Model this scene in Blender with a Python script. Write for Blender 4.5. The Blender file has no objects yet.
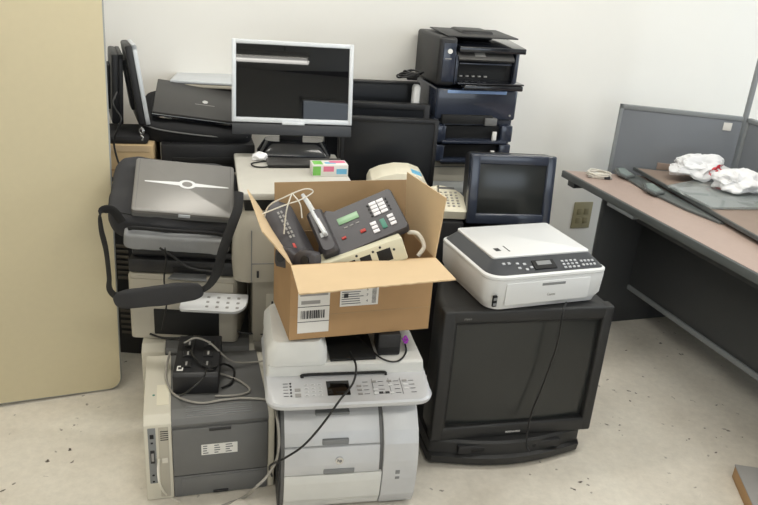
import bpy, bmesh, math, random
from mathutils import Vector, Matrix, noise
random.seed(7)
S = bpy.context.scene
COL = S.collection
R = math.radians
# ------------------------------------------------------------------ camera
FPX, PITCH, ROLL, CH = 730.0, R(22), R(4.3), 1.7
fwd = Vector((0, math.cos(PITCH), -math.sin(PITCH)))
_r = Vector((1, 0, 0)); _u = Vector((0, math.sin(PITCH), math.cos(PITCH)))
CR = _r*math.cos(ROLL)+_u*math.sin(ROLL); CU = _u*math.cos(ROLL)-_r*math.sin(ROLL)
C0 = Vector((0, 0, CH))
cd = bpy.data.cameras.new('camera'); cam = bpy.data.objects.new('camera', cd); COL.objects.link(cam)
m = Matrix((CR, CU, -fwd)).transposed().to_4x4(); m.translation = C0
cam.matrix_world = m
cd.sensor_width = 36; cd.lens = 36*FPX/758; cd.clip_start = .05
S.camera = cam
def _ray(px, py): return fwd+CR*((px-379)/FPX)+CU*((252.5-py)/FPX)
def atY(px, py, Y):
    d = _ray(px, py); return C0+d*(Y/d.y)
def atZ(px, py, z):
    d = _ray(px, py); return C0+d*((z-CH)/d.z)
# ------------------------------------------------------------------ materials
def lin(c):
    c = c/255; return c/12.92 if c <= .04045 else ((c+.055)/1.055)**2.4
def mat(name, rgb, rough=.5, metal=0, var=.06, vscale=18, bump=.0, bscale=200, coat=0, alpha=1, trans=0, emit=0, spec=.5):
    m = bpy.data.materials.new(name); m.use_nodes = True
    nt = m.node_tree; N = nt.nodes; L = nt.links; b = N['Principled BSDF']
    base = (lin(rgb[0]), lin(rgb[1]), lin(rgb[2]), 1)
    tc = N.new('ShaderNodeTexCoord')
    if var > 0:
        nz = N.new('ShaderNodeTexNoise'); nz.inputs['Scale'].default_value = vscale; nz.inputs['Detail'].default_value = 5
        L.new(tc.outputs['Object'], nz.inputs['Vector'])
        mx = N.new('ShaderNodeMix'); mx.data_type = 'RGBA'
        mx.inputs[6].default_value = tuple(v*(1-var) for v in base[:3])+(1,)
        mx.inputs[7].default_value = tuple(min(1, v*(1+var)) for v in base[:3])+(1,)
        L.new(nz.outputs['Fac'], mx.inputs[0]); L.new(mx.outputs[2], b.inputs['Base Color'])
    else: b.inputs['Base Color'].default_value = base
    b.inputs['Roughness'].default_value = rough; b.inputs['Metallic'].default_value = metal
    b.inputs['Specular IOR Level'].default_value = spec
    b.inputs['Coat Weight'].default_value = coat; b.inputs['Coat Roughness'].default_value = .08
    b.inputs['Alpha'].default_value = alpha; b.inputs['Transmission Weight'].default_value = trans
    if emit:
        b.inputs['Emission Color'].default_value = base; b.inputs['Emission Strength'].default_value = emit
    if bump > 0:
        n2 = N.new('ShaderNodeTexNoise'); n2.inputs['Scale'].default_value = bscale; n2.inputs['Detail'].default_value = 3
        L.new(tc.outputs['Object'], n2.inputs['Vector'])
        bp = N.new('ShaderNodeBump'); bp.inputs['Strength'].default_value = bump; bp.inputs['Distance'].default_value = .002
        L.new(n2.outputs['Fac'], bp.inputs['Height']); L.new(bp.outputs['Normal'], b.inputs['Normal'])
    return m
M = {}
def D(k, *a, **kw): M[k] = mat(k, *a, **kw)
D('black_plastic', (30, 30, 32), .45, bump=.15, bscale=400)
D('tv_plastic', (36, 36, 36), .5, bump=.2, bscale=500, vscale=6, var=.12)
D('tv_screen', (40, 42, 41), .2, vscale=4, var=.1)
D('gloss_black', (20, 22, 28), .18, coat=.6)
D('black_blue_sheen', (42, 48, 62), .25, coat=.5)  # black plastic, bluish window reflection mixed into the base colour
D('lcd_black', (12, 12, 13), .015, var=.25, vscale=30)
D('panel_bar', (52, 54, 58), .4)
D('slot_cover', (92, 86, 76), .6)
D('lid_grey', (196, 193, 184), .5)
D('key_dim', (176, 178, 182), .5)
D('matte_screen', (28, 30, 34), .3)
D('silver', (205, 209, 213), .35, metal=.2)
D('silver_lid', (128, 126, 123), .4, metal=.35, bump=.1)
D('dark_lid', (72, 71, 70), .42, metal=.2)
D('chrome', (215, 215, 215), .2, metal=.9)
D('grey_plastic', (104, 104, 103), .5, bump=.15, bscale=400)
D('grey_plastic_light', (125, 127, 128), .5)
D('slot_dark', (14, 14, 14), .7)
D('beige', (206, 201, 186), .5, vscale=5)
D('beige_dim', (176, 170, 156), .55, vscale=5)
D('cream', (222, 216, 196), .5)
D('white_plastic', (214, 215, 215), .42, vscale=4, var=.03)
D('mfp_silver', (196, 197, 199), .4, metal=.15)
D('mfp_white', (212, 212, 208), .45)
D('panel_print', (85, 88, 92), .6)
D('panel_dark', (58, 60, 64), .3, var=.08)
D('label_white', (222, 220, 215), .6, var=.03)
D('label_grey', (150, 148, 145), .6)
D('ink', (45, 45, 48), .7)
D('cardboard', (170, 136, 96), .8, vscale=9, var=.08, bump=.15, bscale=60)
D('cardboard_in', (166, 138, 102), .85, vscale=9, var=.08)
D('lit_flap_and_tape', (205, 180, 144), .8, vscale=9, var=.07)  # carton flaps: overhead light put into the cardboard colour; also plain carton tape
D('carton', (196, 170, 130), .8)
D('fabric_dark', (52, 52, 54), .9, bump=.6, bscale=300, vscale=12, var=.2)
D('fabric_black', (26, 26, 28), .8, bump=.5, bscale=300)
D('fabric_grey', (150, 151, 152), .85, bump=.6, bscale=250, vscale=10, var=.12)
D('webbing', (24, 24, 25), .8, bump=.6, bscale=500)
D('cable_black', (22, 22, 22), .5)
D('cable_grey', (150, 146, 138), .5)
D('cable_white', (215, 210, 198), .5)
D('phone_grey', (62, 60, 64), .45, bump=.1)
D('lcd_green', (140, 176, 140), .3)
D('key_white', (222, 220, 224), .45)
D('key_red', (176, 52, 44), .5)
D('key_green', (70, 130, 112), .5)
D('phone_cream', (206, 202, 178), .5)
D('purple', (150, 50, 170), .5)
D('table_tan', (200, 189, 158), .6, vscale=40, var=.03)
D('table_edge', (150, 152, 150), .5)
D('steel', (140, 142, 146), .35, metal=.7)
D('desk_top', (176, 156, 146), .5, vscale=60, var=.05)
D('desk_edge', (88, 92, 92), .5)
D('desk_metal', (58, 60, 62), .5)
D('partition_fabric', (120, 124, 130), .85, bump=.4, bscale=400, vscale=5, var=.04)
D('partition_trim', (128, 132, 134), .5)
D('slate_metal', (92, 96, 95), .4)
D('worktop_under', (150, 132, 120), .6)
D('glass_edge', (138, 150, 146), .2)
D('bag_white', (238, 238, 240), .45, var=.02)
D('bag_red', (205, 50, 62), .5)
D('ivory_shaded_plate', (150, 143, 112), .5)  # ivory darkened: shade beside the desk is put into the colour
D('ivory_shaded_socket', (132, 124, 94), .5)  # sockets darkened with the plate, desk shade in the colour
D('box_green', (120, 190, 90), .5)
D('box_pink', (222, 120, 150), .5)
D('box_blue', (110, 180, 215), .5)
D('tube_light', (255, 252, 244), .5, emit=6, var=0)
D('white_paint', (230, 230, 226), .6)
D('led_blue', (90, 130, 210), .4)
D('blue_strip', (150, 180, 225), .3)
def glass_mat():
    m = bpy.data.materials.new('sheet_glass'); m.use_nodes = True
    b = m.node_tree.nodes['Principled BSDF']
    nz = m.node_tree.nodes.new('ShaderNodeTexNoise'); nz.inputs['Scale'].default_value = 3
    mp = m.node_tree.nodes.new('ShaderNodeMapRange'); mp.inputs[3].default_value = .02; mp.inputs[4].default_value = .08
    m.node_tree.links.new(nz.outputs['Fac'], mp.inputs[0]); m.node_tree.links.new(mp.outputs[0], b.inputs['Roughness'])
    b.inputs['Base Color'].default_value = (.88, .94, .93, 1); b.inputs['Transmission Weight'].default_value = .8; b.inputs['IOR'].default_value = 1.5
    M['glass'] = m
glass_mat()
def wall_mat():
    m = mat('wall_paint', (231, 229, 223), .75, var=.02, vscale=1.5, bump=.08, bscale=90); M['wall'] = m
    m = bpy.data.materials.new('concrete'); m.use_nodes = True; nt = m.node_tree; N = nt.nodes; L = nt.links
    b = N['Principled BSDF']; tc = N.new('ShaderNodeTexCoord')
    def nz(s, d=6, rough=.6):
        n = N.new('ShaderNodeTexNoise'); n.inputs['Scale'].default_value = s; n.inputs['Detail'].default_value = d; n.inputs['Roughness'].default_value = rough
        L.new(tc.outputs['Object'], n.inputs['Vector']); return n
    def ramp(src, stops):
        r = N.new('ShaderNodeValToRGB'); e = r.color_ramp.elements
        e[0].position, e[0].color = stops[0]; e[1].position, e[1].color = stops[-1]
        for s in stops[1:-1]:
            q = e.new(s[0]); q.color = s[1]
        L.new(src, r.inputs[0]); return r
    c = lambda r, g, bl: (lin(r), lin(g), lin(bl), 1)
    base = ramp(nz(1.6).outputs['Fac'], [(.3, c(202, 194, 180)), (.5, c(220, 213, 200)), (.72, c(230, 225, 213))])
    fine = ramp(nz(30, 8, .7).outputs['Fac'], [(.3, (.86, .86, .86, 1)), (.65, (1, 1, 1, 1))])
    mx = N.new('ShaderNodeMix'); mx.data_type = 'RGBA'; mx.blend_type = 'MULTIPLY'; mx.inputs[0].default_value = 1
    L.new(base.outputs[0], mx.inputs[6]); L.new(fine.outputs[0], mx.inputs[7])
    # dirt flecks: small cells kept where a broad noise is high
    v = N.new('ShaderNodeTexVoronoi'); v.inputs['Scale'].default_value = 22; v.inputs['Randomness'].default_value = 1
    dv = N.new('ShaderNodeVectorMath'); dv.operation = 'ADD'
    sc = N.new('ShaderNodeVectorMath'); sc.operation = 'SCALE'; sc.inputs['Scale'].default_value = .05
    L.new(nz(25, 3).outputs['Color'], sc.inputs[0]); L.new(tc.outputs['Object'], dv.inputs[0]); L.new(sc.outputs[0], dv.inputs[1])
    L.new(dv.outputs[0], v.inputs['Vector'])
    fl = ramp(v.outputs['Distance'], [(.10, (1, 1, 1, 1)), (.17, (0, 0, 0, 1))])
    gate = ramp(nz(5, 2).outputs['Fac'], [(.51, (0, 0, 0, 1)), (.59, (1, 1, 1, 1))])
    ml = N.new('ShaderNodeMath'); ml.operation = 'MULTIPLY'; L.new(fl.outputs[0], ml.inputs[0]); L.new(gate.outputs[0], ml.inputs[1])
    m2 = N.new('ShaderNodeMix'); m2.data_type = 'RGBA'; L.new(ml.outputs[0], m2.inputs[0])
    L.new(mx.outputs[2], m2.inputs[6]); m2.inputs[7].default_value = c(72, 64, 54)
    L.new(m2.outputs[2], b.inputs['Base Color']); b.inputs['Roughness'].default_value = .55
    bp = N.new('ShaderNodeBump'); bp.inputs['Strength'].default_value = .15; bp.inputs['Distance'].default_value = .003
    L.new(nz(60).outputs['Fac'], bp.inputs['Height']); L.new(bp.outputs[0], b.inputs['Normal'])
    M['concrete'] = m
wall_mat()
# ------------------------------------------------------------------ mesh builder
def rr(x0, x1, y0, y1, r=.01, n=5, rs=None):
    """rounded rectangle outline (counter-clockwise), rs = radii for corners (x1y1, x0y1, x0y0, x1y0)"""
    rs = rs or (r, r, r, r); out = []
    for (cx, cy, sx, sy, a0), q in zip(((x1, y1, -1, -1, 0), (x0, y1, 1, -1, 90), (x0, y0, 1, 1, 180), (x1, y0, -1, 1, 270)), rs):
        q = max(q, 1e-4)
        for k in range(n+1):
            a = R(a0+90*k/n); out.append((cx+sx*q+q*math.cos(a), cy+sy*q+q*math.sin(a)))
    return out
class MB:
    def __init__(s): s.bm = bmesh.new(); s.mats = []
    def mi(s, m):
        m = M[m] if isinstance(m, str) else m
        if m not in s.mats: s.mats.append(m)
        return s.mats.index(m)
    def _merge(s, b, m, T=None):
        i = s.mi(m)
        for f in b.faces: f.material_index = i
        if T is not None: b.transform(T)
        me = bpy.data.meshes.new('t'); b.to_mesh(me); b.free(); s.bm.from_mesh(me); bpy.data.meshes.remove(me); return s
    def box(s, x0, x1, y0, y1, z0, z1, m, bev=.003, seg=2, T=None):
        b = bmesh.new(); bmesh.ops.create_cube(b, size=1)
        for v in b.verts: v.co = Vector(((x0+x1)/2+v.co.x*(x1-x0), (y0+y1)/2+v.co.y*(y1-y0), (z0+z1)/2+v.co.z*(z1-z0)))
        bev = min(bev, .45*min(abs(x1-x0), abs(y1-y0), abs(z1-z0)))
        if bev > 0: bmesh.ops.bevel(b, geom=b.edges[:], offset=bev, segments=seg, affect='EDGES', profile=.5)
        return s._merge(b, m, T)
    def loft(s, secs, m, axis='z', T=None, cap=True):
        """secs: list of (outline, level); outlines have equal counts"""
        b = bmesh.new(); rings = []
        for o, l in secs:
            f = {'z': lambda p: (p[0], p[1], l), 'y': lambda p: (p[0], l, p[1]), 'x': lambda p: (l, p[0], p[1])}[axis]
            rings.append([b.verts.new(f(p)) for p in o])
        for a, c in zip(rings, rings[1:]):
            for k in range(len(a)):
                j = (k+1) % len(a); b.faces.new((a[k], a[j], c[j], c[k]))
        if cap: b.faces.new(rings[0][::-1]); b.faces.new(rings[-1])
        bmesh.ops.recalc_face_normals(b, faces=b.faces[:])
        return s._merge(b, m, T)
    def prism(s, pts, a, c, m, axis='x', bev=0, T=None):
        b = bmesh.new(); f = {'z': lambda p, l: (p[0], p[1], l), 'y': lambda p, l: (p[0], l, p[1]), 'x': lambda p, l: (l, p[0], p[1])}[axis]
        A = [b.verts.new(f(p, a)) for p in pts]; C = [b.verts.new(f(p, c)) for p in pts]
        for k in range(len(A)):
            j = (k+1) % len(A); b.faces.new((A[k], A[j], C[j], C[k]))
        b.faces.new(A[::-1]); b.faces.new(C); bmesh.ops.recalc_face_normals(b, faces=b.faces[:])
        if bev: bmesh.ops.bevel(b, geom=b.edges[:], offset=bev, segments=2, affect='EDGES', profile=.5)
        return s._merge(b, m, T)
    def cyl(s, p0, p1, r, m, r2=None, n=16, T=None):
        p0, p1 = Vector(p0), Vector(p1); d = p1-p0
        b = bmesh.new(); bmesh.ops.create_cone(b, cap_ends=True, segments=n, radius1=r, radius2=r if r2 is None else r2, depth=d.length)
        b.transform(Matrix.Translation((p0+p1)/2) @ d.to_track_quat('Z', 'Y').to_matrix().to_4x4())
        return s._merge(b, m, T)
    def tube(s, pts, r, m, n=8, sub=6, flat=None, T=None, closed=False):
        P = [Vector(p) for p in pts]; Q = []
        if len(P) > 2:
            E = [P[0]*2-P[1]]+P+[P[-1]*2-P[-2]]
            if closed: E = [P[-1]]+P+[P[0], P[1]]
            for i in range(1, len(E)-2):
                a, b_, c, d = E[i-1:i+3]
                for k in range(sub):
                    t = k/sub; Q.append(.5*((2*b_)+(c-a)*t+(2*a-5*b_+4*c-d)*t*t+(3*b_-a-3*c+d)*t**3))
            if not closed: Q.append(P[-1])
        else: Q = P
        b = bmesh.new(); rings = []; up = Vector((.13, .21, 1)).normalized()
        for i, q in enumerate(Q):
            t = (Q[min(i+1, len(Q)-1)]-Q[max(i-1, 0)]).normalized() if not closed else (Q[(i+1) % len(Q)]-Q[i-1]).normalized()
            x = t.cross(up); x = x.normalized() if x.length > 1e-3 else Vector((1, 0, 0)); y = x.cross(t).normalized(); 
            if rings and (x-lx).length > (x+lx).length: x = -x; y = -y
            lx = x; rx, ry = (r, r) if flat is None else (r, flat)
            rings.append([b.verts.new(q+x*rx*math.cos(2*math.pi*k/n)+y*ry*math.sin(2*math.pi*k/n)) for k in range(n)])
        pr = list(zip(rings, rings[1:]))+([(rings[-1], rings[0])] if closed else [])
        for a, c in pr:
            for k in range(n):
                j = (k+1) % n; b.faces.new((a[k], a[j], c[j], c[k]))
        if not closed: b.faces.new(rings[0]); b.faces.new(rings[-1])
        bmesh.ops.recalc_face_normals(b, faces=b.faces[:])
        return s._merge(b, m, T)
    def soft(s, x0, x1, y0, y1, z0, z1, m, p=5, amp=.01, fr=6, n=28, T=None, seed=0):
        """stuffed cushion-like body: superellipsoid with fabric lumps"""
        b = bmesh.new(); bmesh.ops.create_cube(b, size=2); bmesh.ops.subdivide_edges(b, edges=b.edges[:], cuts=n, use_grid_fill=True)
        c = Vector(((x0+x1)/2, (y0+y1)/2, (z0+z1)/2)); h = Vector(((x1-x0)/2, (y1-y0)/2, (z1-z0)/2))
        for v in b.verts:
            q = v.co; l = (abs(q.x)**p+abs(q.y)**p+abs(q.z)**p)**(1/p); q = q/l
            w = Vector((q.x*h.x, q.y*h.y, q.z*h.z))
            d = noise.noise((w+Vector((seed, 3, 7)))*fr)+.5*noise.noise((w+Vector((seed, 9, 1)))*fr*2.7)
            nn = Vector((q.x/h.x, q.y/h.y, q.z/h.z)).normalized()
            v.co = c+w+nn*d*amp
        return s._merge(b, m, T)
    def quad(s, pts, m, t=.0006):
        """thin sheet with the given corners, thickness t along its normal"""
        P = [Vector(p) for p in pts]; nrm = (P[1]-P[0]).cross(P[-1]-P[0]).normalized()*t
        b = bmesh.new(); A = [b.verts.new(p) for p in P]; C = [b.verts.new(p+nrm) for p in P]
        for k in range(len(A)):
            j = (k+1) % len(A); b.faces.new((A[k], A[j], C[j], C[k]))
        b.faces.new(A[::-1]); b.faces.new(C); bmesh.ops.recalc_face_normals(b, faces=b.faces[:])
        return s._merge(b, m)
    def text(s, txt, size, loc, m, rot=(90, 0, 0), sx=1, ext=.0004, bold=0):
        cu = bpy.data.curves.new('t', 'FONT'); cu.body = txt; cu.size = size; cu.extrude = ext; cu.align_x = 'CENTER'; cu.align_y = 'CENTER'; cu.offset = bold; cu.resolution_u = 3
        o = bpy.data.objects.new('t', cu); COL.objects.link(o); bpy.context.view_layer.update()
        me = bpy.data.meshes.new_from_object(o.evaluated_get(bpy.context.evaluated_depsgraph_get()))
        T = Matrix.Translation(loc) @ Matrix.Rotation(R(rot[2]), 4, 'Z') @ Matrix.Rotation(R(rot[1]), 4, 'Y') @ Matrix.Rotation(R(rot[0]), 4, 'X') @ Matrix.Diagonal((sx, 1, 1, 1))
        b = bmesh.new(); b.from_mesh(me); bpy.data.objects.remove(o); bpy.data.curves.remove(cu); bpy.data.meshes.remove(me)
        return s._merge(b, m, T)
    def build(s, name, parent=None, T=None, label=None, ang=35):
        me = bpy.data.meshes.new(name); 
        if T is not None: s.bm.transform(T)
        s.bm.to_mesh(me); s.bm.free()
        for m_ in s.mats: me.materials.append(m_)
        for p in me.polygons: p.use_smooth = True
        me.set_sharp_from_angle(angle=R(ang))
        o = bpy.data.objects.new(name, me); COL.objects.link(o)
        if parent is not None: o.parent = parent
        if label: o['label'] = label
        return o
def tag(o, label, cat, group=None, kind=None):
    o['label'] = label; o['category'] = cat
    if group: o['group'] = group
    if kind: o['kind'] = kind
    return o
def thing(name, label, cat, x=0, y=0, z=0, yaw=0, group=None, M4=None):
    o = bpy.data.objects.new(name, None); COL.objects.link(o); o.empty_display_size = .05
    if M4 is not None: o.matrix_world = M4
    else: o.location = (x, y, z); o.rotation_euler = (0, 0, R(yaw))
    return tag(o, label, cat, group)
def frame3(o, px, py):
    """matrix with origin o, x axis toward px, y axis roughly toward py"""
    o, px, py = Vector(o), Vector(px), Vector(py); x = (px-o).normalized(); z = x.cross(py-o).normalized(); y = z.cross(x)
    m = Matrix((x, y, z)).transposed().to_4x4(); m.translation = o; return m
def single(mb, name, label, cat, group=None, x=0, y=0, z=0, yaw=0, M4=None):
    o = mb.build(name)
    if M4 is not None: o.matrix_world = M4
    else: o.location = (x, y, z); o.rotation_euler = (0, 0, R(yaw))
    return tag(o, label, cat, group)
def struct(mb, name, x=0, y=0, z=0, yaw=0, parent=None):
    o = mb.build(name, parent); 
    if parent is None: o.location = (x, y, z); o.rotation_euler = (0, 0, R(yaw)); o['kind'] = 'structure'
    return o
def keys(mb, x0, y0, nx, ny, dx, dy, w, h, z, m, t=.0012):
    for i in range(nx):
        for j in range(ny): mb.box(x0+i*dx, x0+i*dx+w, y0+j*dy, y0+j*dy+h, z, z+t, m, .0004, 1)

# ================================================================== SETTING
WY = 17.5; WO = Vector((.918, 3.98, 0))       # the back wall's direction and a point of it
def wl(u, v, z=0):                            # along the wall, off the wall, up
    a = R(WY); return WO+Vector((math.cos(a)*u+math.sin(a)*v, math.sin(a)*u-math.cos(a)*v, z))
b = MB(); b.box(-6, 7, -3.5, 6.5, -.1, 0, 'concrete', 0); struct(b, 'floor')
b = MB(); b.box(-4.6, 2.8, 0, .12, -.02, 2.8, 'wall', 0); struct(b, 'wall_back', *WO, WY)
b = MB(); b.box(-4.6, 2.8, -7.0, .12, 2.8, 2.9, 'white_paint', 0); struct(b, 'ceiling', *WO, WY)
b = MB(); b.box(-4.72, -4.6, -5.9, .1, -.02, 2.8, 'wall', 0); struct(b, 'wall_left', *WO, WY)
# right wall with a big window opening (outside the frame; daylight enters here)
b = MB(); b.box(2.8, 2.92, -5.9, .1, -.02, .9, 'wall', 0); b.box(2.8, 2.92, -5.9, .1, 2.35, 2.8, 'wall', 0)
b.box(2.8, 2.92, -.9, .1, .9, 2.35, 'wall', 0); b.box(2.8, 2.92, -5.9, -3.6, .9, 2.35, 'wall', 0); struct(b, 'wall_right', *WO, WY)
b = MB(); 
for v0 in (-3.6, -2.27, -.95): b.box(2.83, 2.88, v0, v0+.05, .9, 2.35, 'white_paint', .003)
b.box(2.83, 2.88, -3.6, -.9, .9, .95, 'white_paint', .003); b.box(2.83, 2.88, -3.6, -.9, 2.3, 2.35, 'white_paint', .003); struct(b, 'window_1', *WO, WY)
def atW(px, py, v=0):
    n = (wl(0, 1)-wl(0, 0)); d = _ray(px, py); return C0+d*(((wl(0, v)-C0).dot(n))/d.dot(n))
b = MB(); FY = -3.4
b.box(-4.5, 1.2, FY-.12, FY, 0, 2.8, 'wall', 0); b.box(1.2, 5.2, FY-.12, FY, 0, .7, 'wall', 0); b.box(1.2, 5.2, FY-.12, FY, 2.5, 2.8, 'wall', 0); b.box(5.2, 6.9, FY-.12, FY, 0, 2.8, 'wall', 0); struct(b, 'wall_front')
b = MB()
for x in (1.2, 2.52, 3.84, 5.15): b.box(x, x+.05, FY-.09, FY-.03, .7, 2.5, 'white_paint', .003)
b.box(1.2, 5.2, FY-.09, FY-.03, .7, .75, 'white_paint', .003); b.box(1.2, 5.2, FY-.09, FY-.03, 2.45, 2.5, 'white_paint', .003); struct(b, 'window_2')
# wall outlet
p = atW(570, 228); t = thing('wall_outlet', 'ivory double outlet plate low on the wall behind the desk end', 'outlet', p.x, p.y, p.z, WY)
b = MB(); b.box(0, .12, -.008, 0, 0, .16, 'ivory_shaded_plate', .003); b.build('cover_plate', t)
for i in (0, 1):
    b = MB(); b.box(.022, .052, -.011, -.007, .03+.055*i, .068+.055*i, 'ivory_shaded_socket', .003); b.box(.068, .098, -.011, -.007, .03+.055*i, .068+.055*i, 'ivory_shaded_socket', .003); b.build('socket', t)
# ceiling tube lights
def tubelight(x, y, z, ln, rot):
    t = thing('ceiling_light', 'long fluorescent batten light on the ceiling', 'light', x, y, z, rot, 'ceiling batten lights')
    b = MB(); b.box(-ln/2, ln/2, -.09, .09, -.05, 0, 'white_paint', .005); b.build('housing', t)
    for s in (-.04, .04):
        b = MB(); b.cyl((-ln/2+.02, s, -.068), (ln/2-.02, s, -.068), .014, 'tube_light'); b.build('lamp_tube', t)
    L = bpy.data.lights.new('batten', 'AREA'); L.shape = 'RECTANGLE'; L.size = ln; L.size_y = .16; L.energy = LAMP; L.color = (1, .97, .9)
    o = bpy.data.objects.new('batten', L); COL.objects.link(o); o.parent = t; o.location = (0, 0, -.09)
LAMP = 26
for x, y, LAMP in ((-.7, 2.30, 23), (1.2, 2.45, 23), (-.9, .0, 15), (1.3, .2, 20)): tubelight(x, y, 2.8, 1.2, 17.5)
LAMP = 9
tubelight(.34, -2.0, 2.64, 1.2, 10)
b = MB(); b.cyl((0, -2.06, 2.63), (0, -2.06, 2.81), .006, 'steel'); b.cyl((.68, -1.94, 2.63), (.68, -1.94, 2.81), .006, 'steel')
struct(b, 'trim_1')

# ================================================================== FOLDING TABLE ON END (left)
px, py = -1.012, 2.546; ya = R(24.7)
t = thing('folding_table', 'tan folding table standing on its end at the left edge of the room', 'table', px-.76*math.cos(ya), py-.76*math.sin(ya), 0, 24.7)
t.rotation_euler = (R(-1.5), R(1.2), R(24.7)); t.location.z = .0165
b = MB(); b.loft([(rr(.004, .756, .004, 1.826, .05, 6), -.026), (rr(0, .76, 0, 1.83, .05, 6), -.022), (rr(0, .76, 0, 1.83, .05, 6), -.003), (rr(.003, .757, .003, 1.827, .05, 6), 0)], 'table_edge', axis='y')
b.loft([(rr(.006, .754, .006, 1.824, .045, 6), -.0272), (rr(.006, .754, .006, 1.824, .045, 6), -.025)], 'table_tan', axis='y'); b.build('tabletop', t)
b = MB(); b.box(.06, .7, .0, .03, .15, .18, 'steel', .003); b.box(.06, .7, .0, .03, 1.65, 1.68, 'steel', .003)
b.box(.06, .09, .0, .03, .15, 1.68, 'steel', .003); b.box(.67, .70, .0, .03, .15, 1.68, 'steel', .003); b.build('apron_frame', t)
for z0, s in ((.2, 1), (1.62, -1)):
    b = MB(); b.tube([(.13, .045, z0), (.13, .045, z0+s*.6), (.16, .045, z0+s*.66), (.60, .045, z0+s*.66), (.63, .045, z0+s*.6), (.63, .045, z0)], .0125, 'steel'); b.build('leg', t)

# ================================================================== DESK (right)
dd = atZ(758, 275, .74)-atZ(562, 170, .74); dang = math.degrees(math.atan2(dd.y, dd.x))
DM = thing('office_desk', 'long dark grey desk with a pinkish tan worktop along the right side', 'desk', M4=frame3(atZ(562, 170, .74)-Vector((0, 0, .74)), atZ(758, 275, .74)-Vector((0, 0, .74)), wl(1, .2)))
b = MB(); # local x along front edge toward the camera, y away to the right
b.prism([(0, 0), (2.6, 0), (2.6, .79), (.27, .79)], .705, .74, 'desk_edge', 'z', .003)
b.prism([(.012, .012), (2.59, .012), (2.59, .78), (.27, .78)], .738, .7415, 'desk_top', 'z', 0); b.build('worktop', DM)
b = MB(); b.box(.30, .33, .06, .70, .0, .70, 'desk_metal', .003); b.build('end_panel', DM)
b = MB(); b.box(.33, 2.6, .30, .325, .20, .70, 'desk_metal', .003); b.box(.33, 2.6, .29, .335, .19, .215, 'partition_trim', .003); b.build('modesty_panel', DM)
b = MB(); b.box(.04, .1, .02, .3, .67, .705, 'desk_metal', .003); b.build('wall_bracket', DM)
b = MB(); b.box(.42, .62, .001, .05, .688, .705, 'partition_trim', .003); b.build('drawer_pull', DM, label='light grey pull under the worktop edge')
b = MB(); b.box(.5, 2.6, .12, .14, .63, .70, 'desk_metal', .003); b.build('support_rail', DM)
b = MB(); b.box(2.5, 2.56, .06, .7, 0, .70, 'desk_metal', .003); b.build('end_panel', DM)
# partition behind the desk
t = thing('partition_panel', 'low grey fabric partition panel standing against the back wall behind the desk', 'partition', 1.195, 3.845, 0, -11.4)
b = MB(); b.box(.015, .60, -.012, .012, .1, 1.07, 'partition_fabric', .004); b.build('fabric_panel', t)
b = MB(); b.box(0, .60, -.016, .016, 1.058, 1.08, 'partition_trim', .003); b.box(0, .018, -.016, .016, .05, 1.08, 'partition_trim', .003); b.box(0, .60, -.016, .016, .05, .1, 'partition_trim', .003); b.build('frame', t)
b = MB(); b.box(.515, .555, -.0155, -.0125, 1.005, 1.045, 'label_white', .0005); b.build('sticker', t, label='small white square sticker')
b = MB(); b.box(.24, .42, -.020, -.012, .76, .80, 'worktop_under', .002); b.build('cut_out_frame', t)
t = thing('partition_post', 'tall thin grey corner post where the two partition panels meet', 'post', 1.805, 3.77, 0, -11.4)
b = MB(); b.box(0, .022, -.016, .016, 0, 1.7, 'partition_trim', .003); b.build('upright', t)
b = MB(); b.box(-.002, .024, -.018, .018, 1.7, 1.71, 'desk_edge', .003); b.build('cap', t)
t = thing('partition_panel', 'low grey partition panel running forward from the corner post along the desk', 'partition', 1.80, 3.695, 0, -72)
b = MB(); b.box(.02, 1.5, -.012, .012, .1, 1.06, 'partition_fabric', .004); b.build('fabric_panel', t)
b = MB(); b.box(0, 1.5, -.016, .016, 1.058, 1.08, 'partition_trim', .003); b.box(0, .018, -.016, .016, .05, 1.08, 'partition_trim', .003); b.build('frame', t)
# things lying on the desk
Z0 = .7418
def dk(px, py, z=Z0): return atZ(px, py, z)
def slab(pts, z0, z1, m, mt=None):
    b = MB(); b.prism([(p.x, p.y) for p in pts], z0, z1, m, 'z', .002)
    if mt:
        c = sum(pts, Vector())/len(pts); b.prism([(c.x+(p.x-c.x)*.965, c.y+(p.y-c.y)*.965) for p in pts], z1-.0005, z1+.0008, mt, 'z')
    return b
DI = DM.matrix_world.copy() if DM.matrix_world != Matrix() else None
DMX = frame3(atZ(562, 170, 0.74)*1, atZ(758, 275, .74), atZ(562, 170, .74)+Vector((.9, .3, 0)))
def dl(s_, d_, z): v = DMX@Vector((s_, d_, 0)); return Vector((v.x, v.y, z))
zz = .775
b = slab([dl(*q, zz) for q in ((.085, .37), (1.092, .235), (1.8, .14), (1.8, .77), (.5, .77), (.28, .76))], Z0+.016, zz, 'desk_edge', 'worktop_under')
single(b, 'spare_worktop', 'loose dark-edged worktop lying flat on the desk under the glass', 'worktop')
for q in ((.25, .45), (1.3, .35), (.6, .75), (1.4, .8)):
    pass
t = thing('bracket_rail', 'flat grey metal rail with two raised plates lying beside the loose worktop', 'bracket', M4=frame3(dl(.06, .29, Z0), dl(.95, .20, Z0), dl(.2, .6, Z0)))
b = MB(); b.prism([(-.02, .01), (.0, -.02), (.34, -.035), (.62, .0), (.8, .05), (.8, .075), (0, .06)], .0008, .012, 'slate_metal', 'z', .002); b.build('rail', t)
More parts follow.
